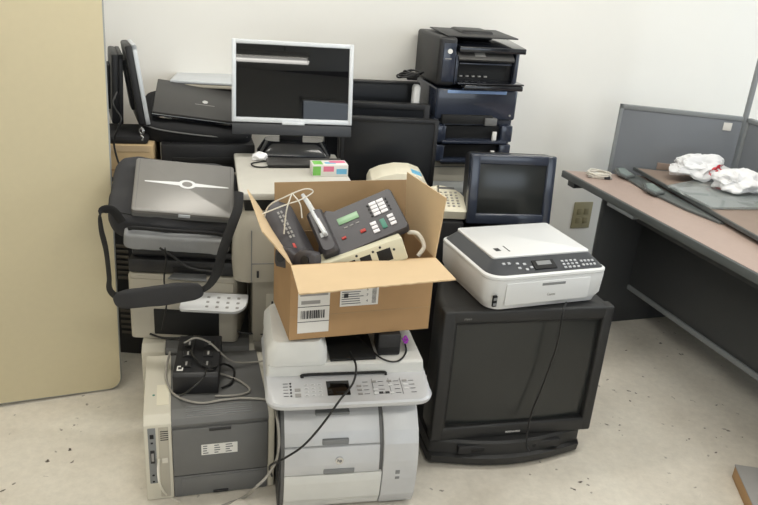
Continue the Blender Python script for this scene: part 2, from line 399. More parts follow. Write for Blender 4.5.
for x in (.0, .27):
    b = MB(); b.prism([(x, -.01), (x+.1, -.055), (x+.17, -.045), (x+.15, .02), (x, .045)], .012, .024, 'slate_metal', 'z', .003); b.prism([(x+.01, .0), (x+.10, -.04), (x+.15, -.03), (x+.13, .015), (x+.01, .035)], .0238, .0255, 'glass_edge', 'z'); b.build('plate', t)
for q in ((.3, .5), (1.2, .4), (1.2, .75)):
    c = dl(*q, 0); b = MB(); b.box(-.06, .06, -.03, .03, Z0+.0003, Z0+.0155, 'worktop_under', .002); single(b, 'wooden_spacer', 'flat wooden spacer under the loose worktop', 'spacer', 'spacers under the loose worktop', x=c.x, y=c.y, yaw=-70)
gz = .790
G = [dl(*q, gz) for q in ((.449, .301), (.772, .281), (.80, .52), (.84, .76), (.30, .75))]
b = MB(); b.prism([(p.x, p.y) for p in G], zz+.004, gz, 'glass', 'z', .001)
single(b, 'glass_sheet', 'clear greenish sheet of glass lying on the loose worktop', 'glass')
# crumpled carrier bags
def crumple(c, s, seed, red=None, sub=5, rz=0):
    b = bmesh.new(); bmesh.ops.create_icosphere(b, subdivisions=sub, radius=1)
    mb = MB(); w = mb.mi('bag_white'); rd = mb.mi('bag_red')
    for v in b.verts:
        q = v.co.copy(); k = q*1.6+Vector((seed, seed*2, 0))
        d = 1+.55*noise.noise(k)+.16*(1-2*abs(noise.noise(k*1.5)))+.07*(1-2*abs(noise.noise(k*3.3)))
        v.co = Vector((q.x*s[0]*d, q.y*s[1]*d, max(-.55, q.z)*s[2]*d))
    zm = min(v.co.z for v in b.verts)
    for v in b.verts: v.co.z -= zm
    for f in b.faces:
        f.material_index = w
        if red:
            p = f.calc_center_median(); q = Vector((p.x/s[0], p.y/s[1], (p.z-s[2]*.5)/s[2])).normalized()
            if q.dot(Vector(red).normalized()) > .88 and noise.noise(p*55) > -.15: f.material_index = rd
    b.transform(Matrix.Rotation(R(rz), 4, 'Z'))
    me = bpy.data.meshes.new('t'); b.to_mesh(me); b.free(); mb.bm.from_mesh(me); return mb
p = dk(696, 178, .79); single(crumple(p, (.125, .065, .06), 3.3, (.65, -.75, .25)), 'plastic_bag', 'crumpled white plastic carrier bag with red printing, on the loose worktop', 'bag', x=p.x, y=p.y, z=gz+.001, yaw=5)
p = dk(735, 190, .80); single(crumple(p, (.09, .06, .05), 8.1), 'plastic_bag', 'smaller plain white crumpled plastic bag on the glass sheet, right of the red printed one', 'bag', x=p.x, y=p.y, z=gz+.001, yaw=-20)
# cable coil
b = MB(); c = dk(598, 177)
for k in range(5):
    a0 = random.random()*6; b.tube([c+Vector((math.cos(a)*(.055+.008*math.sin(3*a+a0)), math.sin(a)*(.045+.006*math.sin(2*a+a0)), .006+.005*k+.002*math.sin(2*a+a0))) for a in [2*math.pi*j/12 for j in range(12)]], .0035, 'cable_white', closed=True)
b.tube([c+Vector((-.06, -.03, .006)), c+Vector((0, -.035, .012)), c+Vector((.06, -.04, .006))], .005, 'cable_grey')
b.box(c.x+.02, c.x+.05, c.y-.045, c.y-.025, Z0+.001, Z0+.018, 'ink', .003); b.box(c.x-.03, c.x+.02, c.y-.045, c.y-.02, Z0+.004, Z0+.03, 'cable_white', .006)
single(b, 'cable_coil', 'white coiled cable lying on the desk near the wall', 'cable')

# ================================================================== BACK TABLE
t = thing('folding_table', 'folding table behind the pile carrying the black monitors and printers', 'table', -1.27, 2.765, 0, 16)
b = MB(); b.box(0, 2.0, 0, .47, .70, .725, 'table_edge', .006); b.build('tabletop', t)
for x in (.1, 1.9):
    for y in (.06, .42): b = MB(); b.cyl((x, y, 0), (x, y, .70), .0125, 'steel'); b.build('leg', t)
TZ = .726
# ================================================================== TELEVISION
def television():
    t = thing('television', 'large black tube television on the floor carrying the white printer', 'television', .234, 2.182, 0, 14)
    W = .63; z0 = .10; z1 = .62
    b = MB()      # front frame (four bars) and tapering housing
    o = lambda i: rr(i, W-i, z0+i, z1-i, .02+i*.3, 5)
    prof = lambda a, c, y: (rr(a, W-a, z0+c, z1-c*.35, .03, 5), y)
    b.loft([prof(0, 0, .035), prof(.004, .002, .12), prof(.03, .01, .2), prof(.09, .03, .36), prof(.13, .06, .46)], 'tv_plastic', 'y'); b.build('rear_housing', t)
    b = MB()
    b.box(0, .048, 0, .05, z0, z1, 'tv_plastic', .008, 3); b.box(W-.040, W, 0, .05, z0, z1, 'tv_plastic', .008, 3)
    b.box(.03, W-.03, 0, .05, z1-.045, z1, 'tv_plastic', .008, 3); b.box(.03, W-.03, 0, .05, z0, z0+.055, 'tv_plastic', .008, 3)
    b.box(.045, W-.037, .004, .03, z1-.052, z1-.043, 'slot_dark', .002); b.box(.045, .052, .004, .03, z0+.05, z1-.045, 'slot_dark', .001)
    b.text('MAGNAVOX', .010, (W*.50, -.0006, z0+.020), 'label_white', bold=.0002)
    b.text('STEREO', .008, (.085, -.0006, z1-.028), 'label_grey'); b.build('bezel', t)
    b = MB(); secs = []
    n = 14; bm = bmesh.new(); X0, X1, Y0, Y1 = .046, W-.036, z0+.05, z1-.045; g = []
    for j in range(n+1):
        row = []
        for i in range(n+1):
            u, v = i/n*2-1, j/n*2-1; row.append(bm.verts.new((X0+(X1-X0)*i/n, .026-.016*(1-u*u*.55-v*v*.45), Y0+(Y1-Y0)*j/n)))
        g.append(row)
    for j in range(n):
        for i in range(n): bm.faces.new((g[j][i], g[j][i+1], g[j+1][i+1], g[j+1][i]))
    b._merge(bm, 'tv_screen'); b.build('screen', t)
    b = MB()      # base plinth with bowed front
    pl = lambda f, e: [(-.002+e, .35), (-.002+e, .02)]+[(.01+e+(W-.05-2*e)*k/10, f-.05*math.sin(math.pi*k/10)) for k in range(11)]+[(W-.03-e, .02), (W-.03-e, .35)]
    b.loft([(pl(.03, .012), 0), (pl(.0, .0), .014), (pl(-.006, 0), .045), (pl(.01, .004), .05), (pl(.012, .004), z0-.004), (pl(.02, .01), z0+.004)], 'tv_plastic', 'z'); b.build('plinth', t)
    b = MB(); b.box(.10, .50, -.03, .02, .058, .09, 'black_plastic', .004)
    for k in range(3): b.box(.15+k*.1, .2+k*.1, -.033, 0, .066, .078, 'slot_dark', .001)
    b.build('control_strip', t)
    for x in (.06, .5): b = MB(); b.box(x, x+.05, .05, .1, -.001, .004, 'slot_dark', .001); b.build('foot', t)
television()
b = MB(); b.tube([atY(566, 304, 2.30)+Vector((0, 0, .006)), atY(563, 312, 2.235), atY(557, 345, 2.238), atY(543, 385, 2.242), atY(532, 412, 2.238), atY(527, 435, 2.225), atY(527, 447, 2.17), atY(530, 452, 2.16)], .0035, 'cable_black')
single(b, 'loose_cord', 'black power cord hanging down over the television screen', 'cord')
# ================================================================== WHITE MULTIFUNCTION PRINTER ON THE TV
def white_printer():
    t = thing('inkjet_printer', 'white all-in-one printer with a grey control panel on top of the television', 'printer', .369, 2.190, .624, 21.4); t.scale = (1.015, 1, 1.2)
    W, Dp = .458, .39; RS = (.03, .03, .06, .03); o = lambda i, f=0: rr(i, W-i, i+f, Dp-i, .03, 6, tuple(max(.004, q-i*.5) for q in RS))
    b = MB(); b.loft([(o(.02), 0), (o(.016), .012), (o(.004), .03), (o(0), .088), (o(.001), .094)], 'white_plastic', 'z'); bd = b.build('body', t)
    b = MB(); b.loft([(o(.001), .0945), (o(-.001), .098), (o(0), .104), (o(.006), .108)], 'white_plastic', 'z'); b.build('top_rim', t)
    # tinted sloping surround and lid
    b = MB(); o2 = lambda x0, x1, y0, y1, r: rr(x0, x1, y0, y1, r, 6)
    b.loft([(o(.007), .1075), (rr(.05, W-.03, .075, Dp-.02, .02, 6), .132), (rr(.055, W-.035, .08, Dp-.025, .02, 6), .133)], 'panel_dark', 'z'); ss = b.build('scanner_surround', t)
    b = MB(); b.loft([(rr(.05, W-.028, .082, Dp-.02, .012, 6), .131), (rr(.05, W-.028, .082, Dp-.02, .012, 6), .137), (rr(.053, W-.031, .085, Dp-.023, .012, 6), .139)], 'white_plastic', 'z')
    b.box(.085, .105, .13, .155, .139, .1394, 'ink', 0); b.box(.13, .135, .12, .17, .139, .1394, 'ink', 0); b.build('scanner_lid', t)
    # control panel keys lie on the front slope
    T = Matrix.Translation((.03, .010, .1085)) @ Matrix.Rotation(math.atan2(.0245, .068), 4, 'X')
    b = MB()
    b.box(.15, .235, .012, .052, .0, .004, 'slot_dark', .002, T=T); b.box(.165, .22, .028, .046, .0035, .005, 'grey_plastic_light', .001, T=T); b.build('display', ss)
    b = MB()
    for i in range(4):
        for j in range(3): b.box(.262+i*.017, .272+i*.017, .008+j*.014, .016+j*.014, .0, .003, 'key_dim', .001, T=T)
    for i in range(4):
        for j in range(2): b.box(.336+i*.015, .345+i*.015, .012+j*.017, .021+j*.017, .0, .003, 'key_dim', .001, T=T)
    for x, y in ((.09, .02), (.115, .012), (.115, .036), (.09, .04), (.135, .02), (.04, .044), (.06, .044)): b.box(x, x+.011, y, y+.009, 0, .003, 'key_dim', .002, T=T)
    b.build('keypad', ss)
    b = MB(); b.box(.065, .39, -.003, .004, .02, .086, 'white_plastic', .002); b.box(.2, .29, -.0045, -.002, .072, .080, 'grey_plastic_light', .001); b.text('Canon', .012, (.24, -.0034, .043), 'label_grey', bold=.0001); b.build('output_tray_door', t)
    b = MB(); b.box(.022, .038, .0, .008, .018, .052, 'slot_dark', .002); b.box(.024, .036, -.0008, .004, .022, .030, 'grey_plastic_light', .0005); b.box(.024, .036, -.0008, .004, .038, .046, 'grey_plastic_light', .0005); b.build('card_slot', bd)
white_printer()
# ================================================================== LASER MFP FRONT CENTRE
def color_mfp():
    t = thing('laser_printer', 'silver and white laser copier with fold-down front under the open carton', 'printer', -.262, 1.885, 0, 12)
    W = .430
    prof = [(.45, 0), (.03, 0), (.012, .015), (-.008, .06), (-.018, .13), (-.018, .2), (-.008, .26), (.012, .30), (.05, .345), (.10, .375), (.45, .375)]
    b = MB(); b.prism(prof, 0, W, 'grey_plastic', 'x', .002); b.box(.02, W-.02, .06, .45, .37, .42, 'black_plastic', .004); b.build('body', t)
    def skin(x0, x1, za, zb, off, m, nm, lab=None):
        P = [p for p in prof[2:-1]]; out = []
        def yy(z):
            for (y0, z0), (y1, z1) in zip(P, P[1:]):
                if z0 <= z <= z1: return y0+(y1-y0)*(z-z0)/(z1-z0)
            return P[-1][0]
        zs = sorted([za, zb]+[p[1] for p in P if za < p[1] < zb]); f = [(yy(z)-off, z) for z in zs]+[(yy(z)+.006, z) for z in reversed(zs)]
        b = MB(); b.prism(f, x0, x1, m, 'x', .0015); return b, yy
    b, yy = skin(.012, .315, .262, .375, .005, 'mfp_silver', ''); b.box(.13, .215, -.012, .03, .262, .282, 'grey_plastic_light', .003); b.box(.11, .22, .035, .07, .342, .352, 'grey_plastic_light', .003); b.build('front_cover', t)
    b, yy = skin(.012, .315, .165, .259, .010, 'mfp_silver', ''); mc = b.build('middle_cover', t)
    b = MB(); b.box(.135, .235, -.031, -.004, .165, .184, 'grey_plastic_light', .003); b.build('latch', mc)
    b = MB(); b.cyl((.185, -.024, .215), (.185, -.031, .215), .013, 'chrome', n=24); b.text('hp', .015, (.185, -.0315, .216), 'panel_print', bold=.0003); b.build('emblem', mc, label='round chrome emblem')
    b, yy = skin(.012, .325, .048, .162, .012, 'mfp_white', ''); b.build('paper_tray_door', t)
    b, yy = skin(.012, .325, .006, .045, .010, 'mfp_white', ''); b.build('lower_tray', t)
    b, yy = skin(.328, W+.012, .012, .375, .013, 'mfp_silver', ''); b.box(.37, .385, -.032, -.0285, .15, .165, 'grey_plastic_light', .001); b.box(.37, .385, -.032, -.0285, .13, .14, 'grey_plastic_light', .001); b.build('side_door', t)
    b = MB(); b.prism([(y-.004, z) for y, z in prof], -.006, .001, 'black_plastic', 'x', .002); b.build('side_panel', t, label='black side panel')
    # scanner unit
    X0, X1 = -.048, .478; o = lambda i, y0=-.03: rr(X0+i, X1-i, y0+i, .42-i, .05, 8, (.02, .02, .055, .055))
    b = MB(); b.loft([(o(.012), .404), (o(.002), .412), (o(0), .424), (o(.004), .431), (rr(X0+.006, X1-.006, .10, .414, .02, 8, (.02, .02, .004, .004)), .452)], 'mfp_silver', 'z')
    sb = b.build('scanner_base', t)
    T = Matrix.Translation((X0, -.026, .4318)) @ Matrix.Rotation(math.atan2(.021, .125), 4, 'X')
    b = MB(); b.box(.19, .262, .03, .095, 0, .002, 'lcd_black', .001, T=T); b.build('display', sb)
    b = MB()
    for i in range(3):
        for j in range(4): b.box(.12+i*.021, .133+i*.021, .03+j*.016, .0385+j*.016, 0, .0012, 'white_plastic', .0004, 1, T=T); b.box(.122+i*.021, .13+i*.021, .033+j*.016, .0345+j*.016, .001, .0015, 'panel_print', 0, T=T)
    for j in range(5): b.cyl(T@Vector((.078+.0, .035+j*.014, 0)), T@Vector((.078, .035+j*.014, .0015)), .0032, 'ink'); b.box(.055, .07, .034+j*.014, .0355+j*.014, 0, .0009, 'panel_print', 0, T=T)
    b.box(.09, .108, .03, .044, 0, .0012, 'label_grey', 0, T=T); b.box(.09, .108, .055, .067, 0, .0012, 'label_grey', 0, T=T)
    for i in range(4):
        for j in range(4):
            if (i+j) % 4 != 3: b.box(.285+i*.05, .30+i*.05, .028+j*.018, .0365+j*.018, 0, .0013, ('label_grey', 'white_plastic', 'white_plastic', 'label_grey')[(i*j+i) % 4], .0004, 1, T=T)
            b.box(.305+i*.05, .322+i*.05, .031+j*.018, .0322+j*.018, 0, .0009, 'panel_print', 0, T=T)
    for x in (.336, .39, .428): b.box(x, x+.0012, .025, .1, 0, .0008, 'panel_print', 0, T=T)
    for x in (.352, .372): b.box(x, x+.013, .03, .038, 0, .0016, 'ink', 0, T=T)
    b.build('keypad', sb)
    b = MB(); b.loft([(rr(X0+.006, X1-.008, .10, .415, .012, 5), .450), (rr(X0+.01, X1-.012, .104, .412, .012, 5), .485), (rr(X0+.016, X1-.018, .11, .406, .012, 5), .490)], 'mfp_white', 'z'); sl = b.build('scanner_lid', t)
    b = MB(); b.tube([(.07, .088, .4515), (.075, .096, .457), (.17, .096, .458), (.29, .096, .458), (.335, .096, .457), (.34, .088, .4515)], .0045, 'slot_dark'); b.build('lid_grip', sl)
    b = MB(); b.loft([(rr(X0+.006, X0+.20, .10, .42, .03, 6), .488), (rr(X0+.008, X0+.198, .102, .42, .035, 6), .535), (rr(X0+.025, X0+.18, .12, .40, .03, 6), .5625)], 'mfp_white', 'z'); df = b.build('document_feeder', sl) if 0 else b.build('document_feeder', t)
    b = MB(); b.prism([(.16, .115), (.31, .12), (.31, .36), (.16, .36)], .4905, .500, 'slot_dark', 'z', .002); b.build('feeder_tray', df, label='black document feeder tray')
    for x in (.03, .36): b = MB(); b.box(x, x+.04, .05, .10, -.001, .004, 'slot_dark', 0); b.build('foot', t)
color_mfp()
# black adapters between scanner lid and carton
b = MB(); b.box(0, .075, 0, .085, 0, .078, 'black_plastic', .006); b.box(.004, .071, -.001, .002, .01, .03, 'slot_dark', .001)
p = atY(377, 356, 2.045); single(b, 'power_adapter', 'square black power adapter under the right end of the open carton', 'adapter', x=.02, y=2.09, z=.4915, yaw=11)
# ================================================================== GREY LASERJET (back side toward us)
def grey_laser(x, y, yaw, lab, full=True):
    t = thing('laser_printer', lab, 'printer', x, y, 0, yaw); W, Dp, H = .412, .40, .313
    b = MB(); b.prism([(0, .003), (0, H-.02), (.03, H), (Dp, H), (Dp, .003)], 0, .085, 'beige', 'x', .004)
    b.prism([(.002, .003), (.002, H-.03), (.03, H-.012), (Dp, H-.012), (Dp, .003)], W-.022, W, 'beige', 'x', .004); b.box(.08, W-.02, .02, Dp-.01, .01, H-.05, 'grey_plastic', .002); bd = b.build('body', t)
    b = MB(); b.prism([(.006, H-.05), (.0, H-.028), (.012, H-.012), (.05, H), (Dp, H-.004), (Dp, H-.05)], .0845, W-.021, 'grey_plastic', 'x', .002)
    if full:
        for j in range(5): b.box(.13, .34, .018+j*.009, .021+j*.009, H-.015+j*.0025, H-.0078+j*.0022, 'grey_plastic_light', .0003, 1)
    b.build('top_cover', t)
    b = MB(); b.box(.086, W-.023, -.004, .3, .09, H-.044, 'grey_plastic', .004)
    if full:
        b.box(.2, .27, -.009, -.003, H-.055, H-.046, 'black_plastic', .002)
    rd = b.build('rear_door', t)
    b = MB(); b.box(.086, W-.023, .0, .3, .003, .085, 'grey_plastic', .004)
    if full: b.box(.11, W-.04, -.003, .002, .018, .078, 'grey_plastic', .003); b.box(.21, .26, -.005, .0, .008, .018, 'black_plastic', .002)
    b.build('lower_cover', t)
    if full:
        b = MB(); b.box(.175, .29, -.0048, -.0036, .165, .205, 'label_white', 0)
        for j in range(4):
            for i in range(3): b.box(.18+i*.036, .18+i*.036+random.uniform(.012, .026), -.0052, -.0046, .170+j*.009, .1735+j*.009, 'panel_print', 0)
        b.build('rating_label', rd)
        b = MB(); b.box(.012, .036, -.002, .01, .07, H-.03, 'grey_plastic_light', .002); b.box(.017, .031, -.004, .0, .15, .20, 'black_plastic', .002); b.box(.018, .03, -.004, 0, .245, .26, 'slot_dark', .001); b.box(.02, .028, -.006, 0, .16, .19, 'label_grey', .001)
        for z in (.075, .1, .225): b.box(.02, .027, -.003, 0, z, z+.006, 'slot_dark', .0005)
        b.build('port_panel', bd)
        b = MB(); b.box(.044, .075, -.002, .01, .012, H-.03, 'beige_dim', .002); b.box(.052, .07, -.004, 0, .148, .166, 'cable_white', .001)
        for j in range(5): b.box(.05, .074, -.0026, 0, .235+j*.008, .238+j*.008, 'slot_dark', 0)
        b.build('network_card', bd)
        b = MB(); b.prism([(.04, .08), (.078, .08), (.078, .2), (.04, .2)], H-.001, H+.001, 'cream', 'z'); b.cyl((.03, .14, H-.001), (.03, .14, H+.0015), .004, 'key_green'); b.build('instruction_sticker', bd, label='yellowish sticker on the top left')
    return t
grey_laser(-.694, 1.889, 16.3, 'grey and beige laser printer on the floor, its back with a white label facing out')
grey_laser(-.845, 2.33, 12, 'second grey and beige laser printer, mostly hidden behind the lower left one', False)
# transformer box with leads on the grey printer
t = thing('power_strip_box', 'black ribbed power box tangled in cables on top of the grey laser printer', 'power box', -.645, 2.045, .3135, 10)
b = MB(); b.prism([(0, 0), (0, .066), (.012, .075), (.25, .083), (.25, 0)], 0, .148, 'black_plastic', 'x', .004); b.build('housing', t)
for cx in (.04, .108):
    for k in range(3):
        y = .06+k*.065; b = MB(); b.box(cx-.016, cx+.016, y-.02, y+.02, .076+y*.032, .079+y*.032, 'slot_dark', .002); b.box(cx-.003, cx+.003, y-.012, y+.012, .079+y*.032, .0805+y*.032, 'label_grey', 0); b.build('socket', t)
b = MB(); b.box(.012, .032, .02, .05, .0775, .0785, 'label_white', 0); b.box(.016, .028, .028, .042, .0783, .0790, 'ink', 0); b.build('sticker', t)

# ================================================================== BEIGE UNITS OF THE LEFT STACK
t = thing('inkjet_printer', 'beige flat-fronted printer with a white key panel, under the strap of the grey bag', 'printer', -.905, 2.395, .316, 3)
b = MB(); b.loft([(rr(0, .395, 0, .30, .02, 5), 0), (rr(0, .395, 0, .30, .02, 5), .25), (rr(.006, .389, .006, .294, .02, 5), .262)], 'beige_dim', 'z'); b.build('body', t)
b = MB(); b.box(.09, .33, -.004, .06, .02, .125, 'slot_dark', .004); b.build('paper_opening', t)
b = MB(); b.box(.01, .385, -.006, .01, .165, .245, 'beige_dim', .004); b.box(.21, .222, -.008, -.004, .19, .197, 'label_white', .001); b.box(.226, .238, -.008, -.004, .19, .197, 'label_white', .001); b.build('front_flap', t)
T = Matrix.Translation((.205, -.085, .162)) @ Matrix.Rotation(R(24), 4, 'X')
b = MB(); b.loft([(rr(0, .235, 0, .085, .02, 6, (.005, .005, .01, .05)), 0), (rr(0, .235, 0, .085, .02, 6, (.005, .005, .01, .05)), .012)], 'white_plastic', 'z', T=T)
cp = b.build('control_panel', t, label='white control panel with keys')
b = MB()
for i in range(4):
    for j in range(3): b.box(.09+i*.036, .101+i*.036, .015+j*.022, .023+j*.022, .012, .014, 'label_grey', .002, T=T)
b.build('keypad', cp)
t = thing('document_scanner', 'flat black device wedged under the grey laptop bag', 'scanner', -.90, 2.40, .580, 4)
b = MB(); b.box(0, .42, 0, .30, 0, .055, 'black_plastic', .008); b.box(.01, .40, .02, .28, .055, .085, 'black_plastic', .008); b.build('body', t)
b = MB(); b.box(.16, .30, -.004, .01, .012, .03, 'slot_dark', .002); b.build('slot', t)
b = MB(); b.prism([(.15, -.045), (.29, -.05), (.27, .03), (.17, .03)], .0, .006, 'grey_plastic_light', 'z', .001); b.build('paper_guide', t, label='grey paper guide')
# the tall beige printer under the silver monitor
t = thing('laser_printer', 'large beige laser printer carrying the silver framed monitor', 'printer', -.49, 2.37, .586, 14)
b = MB(); b.loft([(rr(-.02, .44, 0, .54, .05, 6), 0), (rr(-.025, .445, -.004, .54, .05, 6), .06), (rr(-.02, .44, 0, .54, .05, 6), .22), (rr(0, .42, .02, .53, .04, 6), .262)], 'beige_dim', 'z'); b.build('body', t)
b = MB(); b.box(.02, .40, .03, .53, .25, .306, 'slot_dark', .004); b.build('output_bay', t)
b = MB(); b.box(.0, .42, .012, .55, .305, .331, 'lid_grey', .006); b.build('scanner_lid', t)
b = MB(); b.box(.06, .068, -.008, .0, .02, .045, 'ink', .001); b.box(.04, .44, -.006, .0, .072, .075, 'grey_plastic_light', 0); b.box(.04, .043, -.006, .0, .005, .2, 'grey_plastic_light', 0); b.build('door_seam', t)
t = thing('desktop_computer', 'beige computer case between the two stacked printers behind the carton', 'computer', -.455, 2.43, .3145, 14)
b = MB(); b.box(0, .40, 0, .4, 0, .268, 'beige_dim', .006); b.build('case', t)
b = MB(); b.box(.05, .16, -.003, .01, .08, .2, 'beige', .003); b.box(.07, .076, -.005, .0, .1, .17, 'ink', .001); b.build('front_panel', t)
t = thing('desktop_computer', 'black computer case standing on the floor below the beige case', 'computer', -.36, 2.47, 0, 12)
b = MB(); b.box(0, .3, 0, .38, .0, .313, 'black_plastic', .006); b.build('case', t)
b = MB(); b.box(.05, .25, -.003, .01, .2, .24, 'grey_plastic', .003); b.build('drive_bay', t)
# black tower with slots at far left
t = thing('computer_tower', 'black computer tower with slotted back next to the tan folding table', 'computer', -1.145, 2.80, 0, 0)
b = MB(); b.box(0, .19, 0, .2, 0, .58, 'black_plastic', .004); b.build('case', t)
for k in range(7): b = MB(); b.box(.05, .10, -.004, .004, .36+k*.024, .373+k*.024, 'slot_cover', .001); b.build('slot_cover', t)
for k in range(6): b = MB(); b.box(.05, .10, -.004, .004, .10+k*.026, .112+k*.026, 'slot_cover', .001); b.build('slot_cover', t)
# hidden supports
t = thing('desktop_computer', 'black computer case on the back table under the black laptop bag', 'computer', -.92, 2.90, TZ, 16)
b = MB(); b.box(0, .38, 0, .3, 0, .205, 'black_plastic', .006); b.build('case', t)
b = MB(); b.box(.04, .3, -.004, .01, .12, .15, 'slot_dark', .003); b.build('drive_bay', t)
t = thing('computer_tower', 'black computer tower behind the carton carrying the cream office machines', 'computer', .0, 2.79, 0, 2)
b = MB(); b.box(-.03, .335, 0, .30, .0, .725, 'black_plastic', .006); b.build('case', t)
b = MB(); b.box(.02, .16, -.004, .01, .6, .64, 'slot_dark', .003); b.build('drive_bay', t)
t = thing('computer_tower', 'wide black computer case standing on the floor under the tube monitor', 'computer', .37, 2.80, 0, 9)
b = MB(); b.box(0, .335, 0, .32, .0, .700, 'black_plastic', .006); b.build('case', t)
b = MB(); b.box(.05, .2, -.004, .01, .6, .64, 'slot_dark', .003); b.build('drive_bay', t)

# ================================================================== GREY LAPTOP BAG + SILVER LAPTOP
LP = frame3(atY(131, 209, 2.32), atY(233, 217, 2.41), atY(133, 163, 2.51)); LP = LP@Matrix.Translation((0, 0, -.034))
BM4 = LP@Matrix.Translation((-.035, -.028, -.121))
t = thing('laptop_bag', 'charcoal laptop bag with a padded shoulder strap lying under the silver laptop', 'bag', M4=BM4)
b = MB(); b.soft(-.045, .41, .0, .35, 0, .12, 'fabric_dark', 5, .012, 9, 26, seed=2); b.build('bag_body', t)
b = MB(); b.soft(.015, .375, -.03, .045, .006, .085, 'fabric_grey', 7, .004, 14, 20, seed=5); b.build('front_pocket', t, label='lighter grey front pocket')
b = MB(); b.tube([(.03, -.005, .092), (.06, -.008, .102), (.18, -.012, .104), (.30, -.008, .102), (.35, -.005, .092)], .006, 'webbing', flat=.008); b.build('handle', t)
b = MB(); b.tube([(-.02, .05, .112), (.1, .03, .117), (.3, .03, .117), (.39, .05, .112)], .003, 'slot_dark'); b.build('zip', t)
def w2l(M4, pts): I = M4.inverted(); return [I@Vector(p) for p in pts]
st = [atY(122, 222, 2.30), atY(112, 210, 2.29), atY(101, 212, 2.28), atY(101, 228, 2.27), atY(106, 250, 2.26), atY(109, 275, 2.25), atY(110, 290, 2.25), atY(118, 298, 2.245)]
b = MB(); b.tube(w2l(BM4, st), .004, 'webbing', flat=.017); b.build('strap', t)
pa, pb = atY(114, 301, 2.235), atY(203, 290, 2.21); PF = BM4.inverted()@frame3(pa, pb, pa+Vector((0, 0, .1)))
b = MB(); b.soft(0, (pb-pa).length, -.037, .037, -.014, .014, 'fabric_dark', 3.2, .004, 12, 22, T=PF, seed=4)
b.box(.02, (pb-pa).length-.02, -.026, -.0245, -.0165, -.010, 'webbing', 0, T=PF); b.build('shoulder_pad', t)
pts = [atY(197, 292, 2.225), atY(208, 286, 2.23), atY(217, 272, 2.24), atY(223, 250, 2.25), atY(232, 225, 2.27), atY(238, 208, 2.31), atY(239, 192, 2.36)]
b = MB(); b.tube(w2l(BM4, pts), .016, 'webbing', flat=.004); b.build('strap', t)
t = thing('laptop', 'closed silver grey laptop with a white oval emblem, on the charcoal bag', 'laptop', M4=LP)
b = MB(); b.loft([(rr(0, .345, 0, .255, .012, 4), 0), (rr(0, .345, 0, .255, .012, 4), .018)], 'grey_plastic', 'z'); b.build('base', t)
b = MB(); b.loft([(rr(0, .345, -.002, .255, .012, 4), .0195), (rr(0, .345, -.002, .255, .012, 4), .031), (rr(.004, .341, .003, .251, .01, 4), .034)], 'silver_lid', 'z')
el = [(.18+.030*math.cos(a*math.pi/12), .14+.021*math.sin(a*math.pi/12)) for a in range(24)]
b.prism(el, .0338, .0346, 'white_plastic', 'z'); b.prism([(.18+(x-.18)*.6, .14+(y-.14)*.6) for x, y in el], .0344, .0349, 'silver_lid', 'z')
b.prism([(.035, .138), (.16, .131), (.16, .149), (.035, .142)], .0338, .0345, 'white_plastic', 'z'); b.prism([(.20, .131), (.325, .138), (.325, .142), (.20, .149)], .0338, .0345, 'white_plastic', 'z')
b.box(.012, .014, .0, .25, .0338, .0342, 'grey_plastic', 0); b.box(.331, .333, .0, .25, .0338, .0342, 'grey_plastic', 0); lid = b.build('lid', t)
b = MB(); b.box(.155, .195, -.005, .0, .014, .028, 'silver', .002); b.build('latch', lid)

# ================================================================== BLACK LAPTOP BAG + DARK LAPTOP
LM = frame3(atY(152, 111, 2.93), atY(229, 121, 3.00), atY(155, 83, 3.13)); LM = LM@Matrix.Translation((0, 0, -.031)); BM = LM@Matrix.Translation((-.05, -.035, -.112))
t = thing('laptop_bag', 'black padded laptop bag lying under the dark grey laptop', 'bag', M4=BM)
b = MB(); b.soft(-.0, .46, 0, .30, 0, .105, 'fabric_black', 5, .008, 8, 26, seed=11); b.build('bag_body', t)
b = MB(); b.tube([(.13, -.01, .03), (.18, -.03, .018), (.25, -.034, .016), (.32, -.01, .03)], .006, 'webbing'); b.build('handle', t)
b = MB(); b.tube([(.01, .03, .078), (.1, .0, .08), (.3, .0, .08), (.44, .03, .078)], .0035, 'grey_plastic'); b.build('zip', t)
t = thing('laptop', 'closed dark grey laptop with a small white emblem, on the black bag', 'laptop', M4=LM)
b = MB(); b.box(0, .35, 0, .26, 0, .016, 'gloss_black', .004); b.build('base', t)
b = MB(); b.box(0, .35, 0, .26, .0175, .031, 'dark_lid', .004); b.cyl((.205, .12, .0308), (.205, .12, .0316), .012, 'chrome', n=20); b.text('', .01, (.2, .1, .031), 'label_grey'); b.box(.165, .245, .095, .0985, .0308, .0314, 'label_grey', 0); b.box(.0, .35, -.0006, .001, .018, .020, 'silver', 0); b.build('lid', t)
b = MB(); b.box(.03, .08, -.002, .004, .005, .012, 'chrome', .001); b.build('latch', t)
# silver laptop behind
t = thing('laptop', 'light grey closed laptop lying behind the dark grey laptop', 'laptop', -.955, 3.17, 1.118, 8)
b = MB(); b.box(0, .4, 0, .26, 0, .014, 'beige_dim', .004); b.build('base', t)
b = MB(); b.box(0, .4, 0, .26, .016, .028, 'silver', .004); b.build('lid', t)
b = MB(); b.box(.07, .13, .26, .268, .01, .024, 'dark_lid', .002); b.box(.28, .34, .26, .268, .01, .024, 'dark_lid', .002); b.build('hinge', t)
t = thing('storage_carton', 'brown carton on the back table hidden behind the black laptop bag', 'box', -.98, 3.21, TZ, 14)
b = MB(); b.box(0, .30, 0, .12, 0, .389, 'carton', .003); b.build('carton_walls', t)
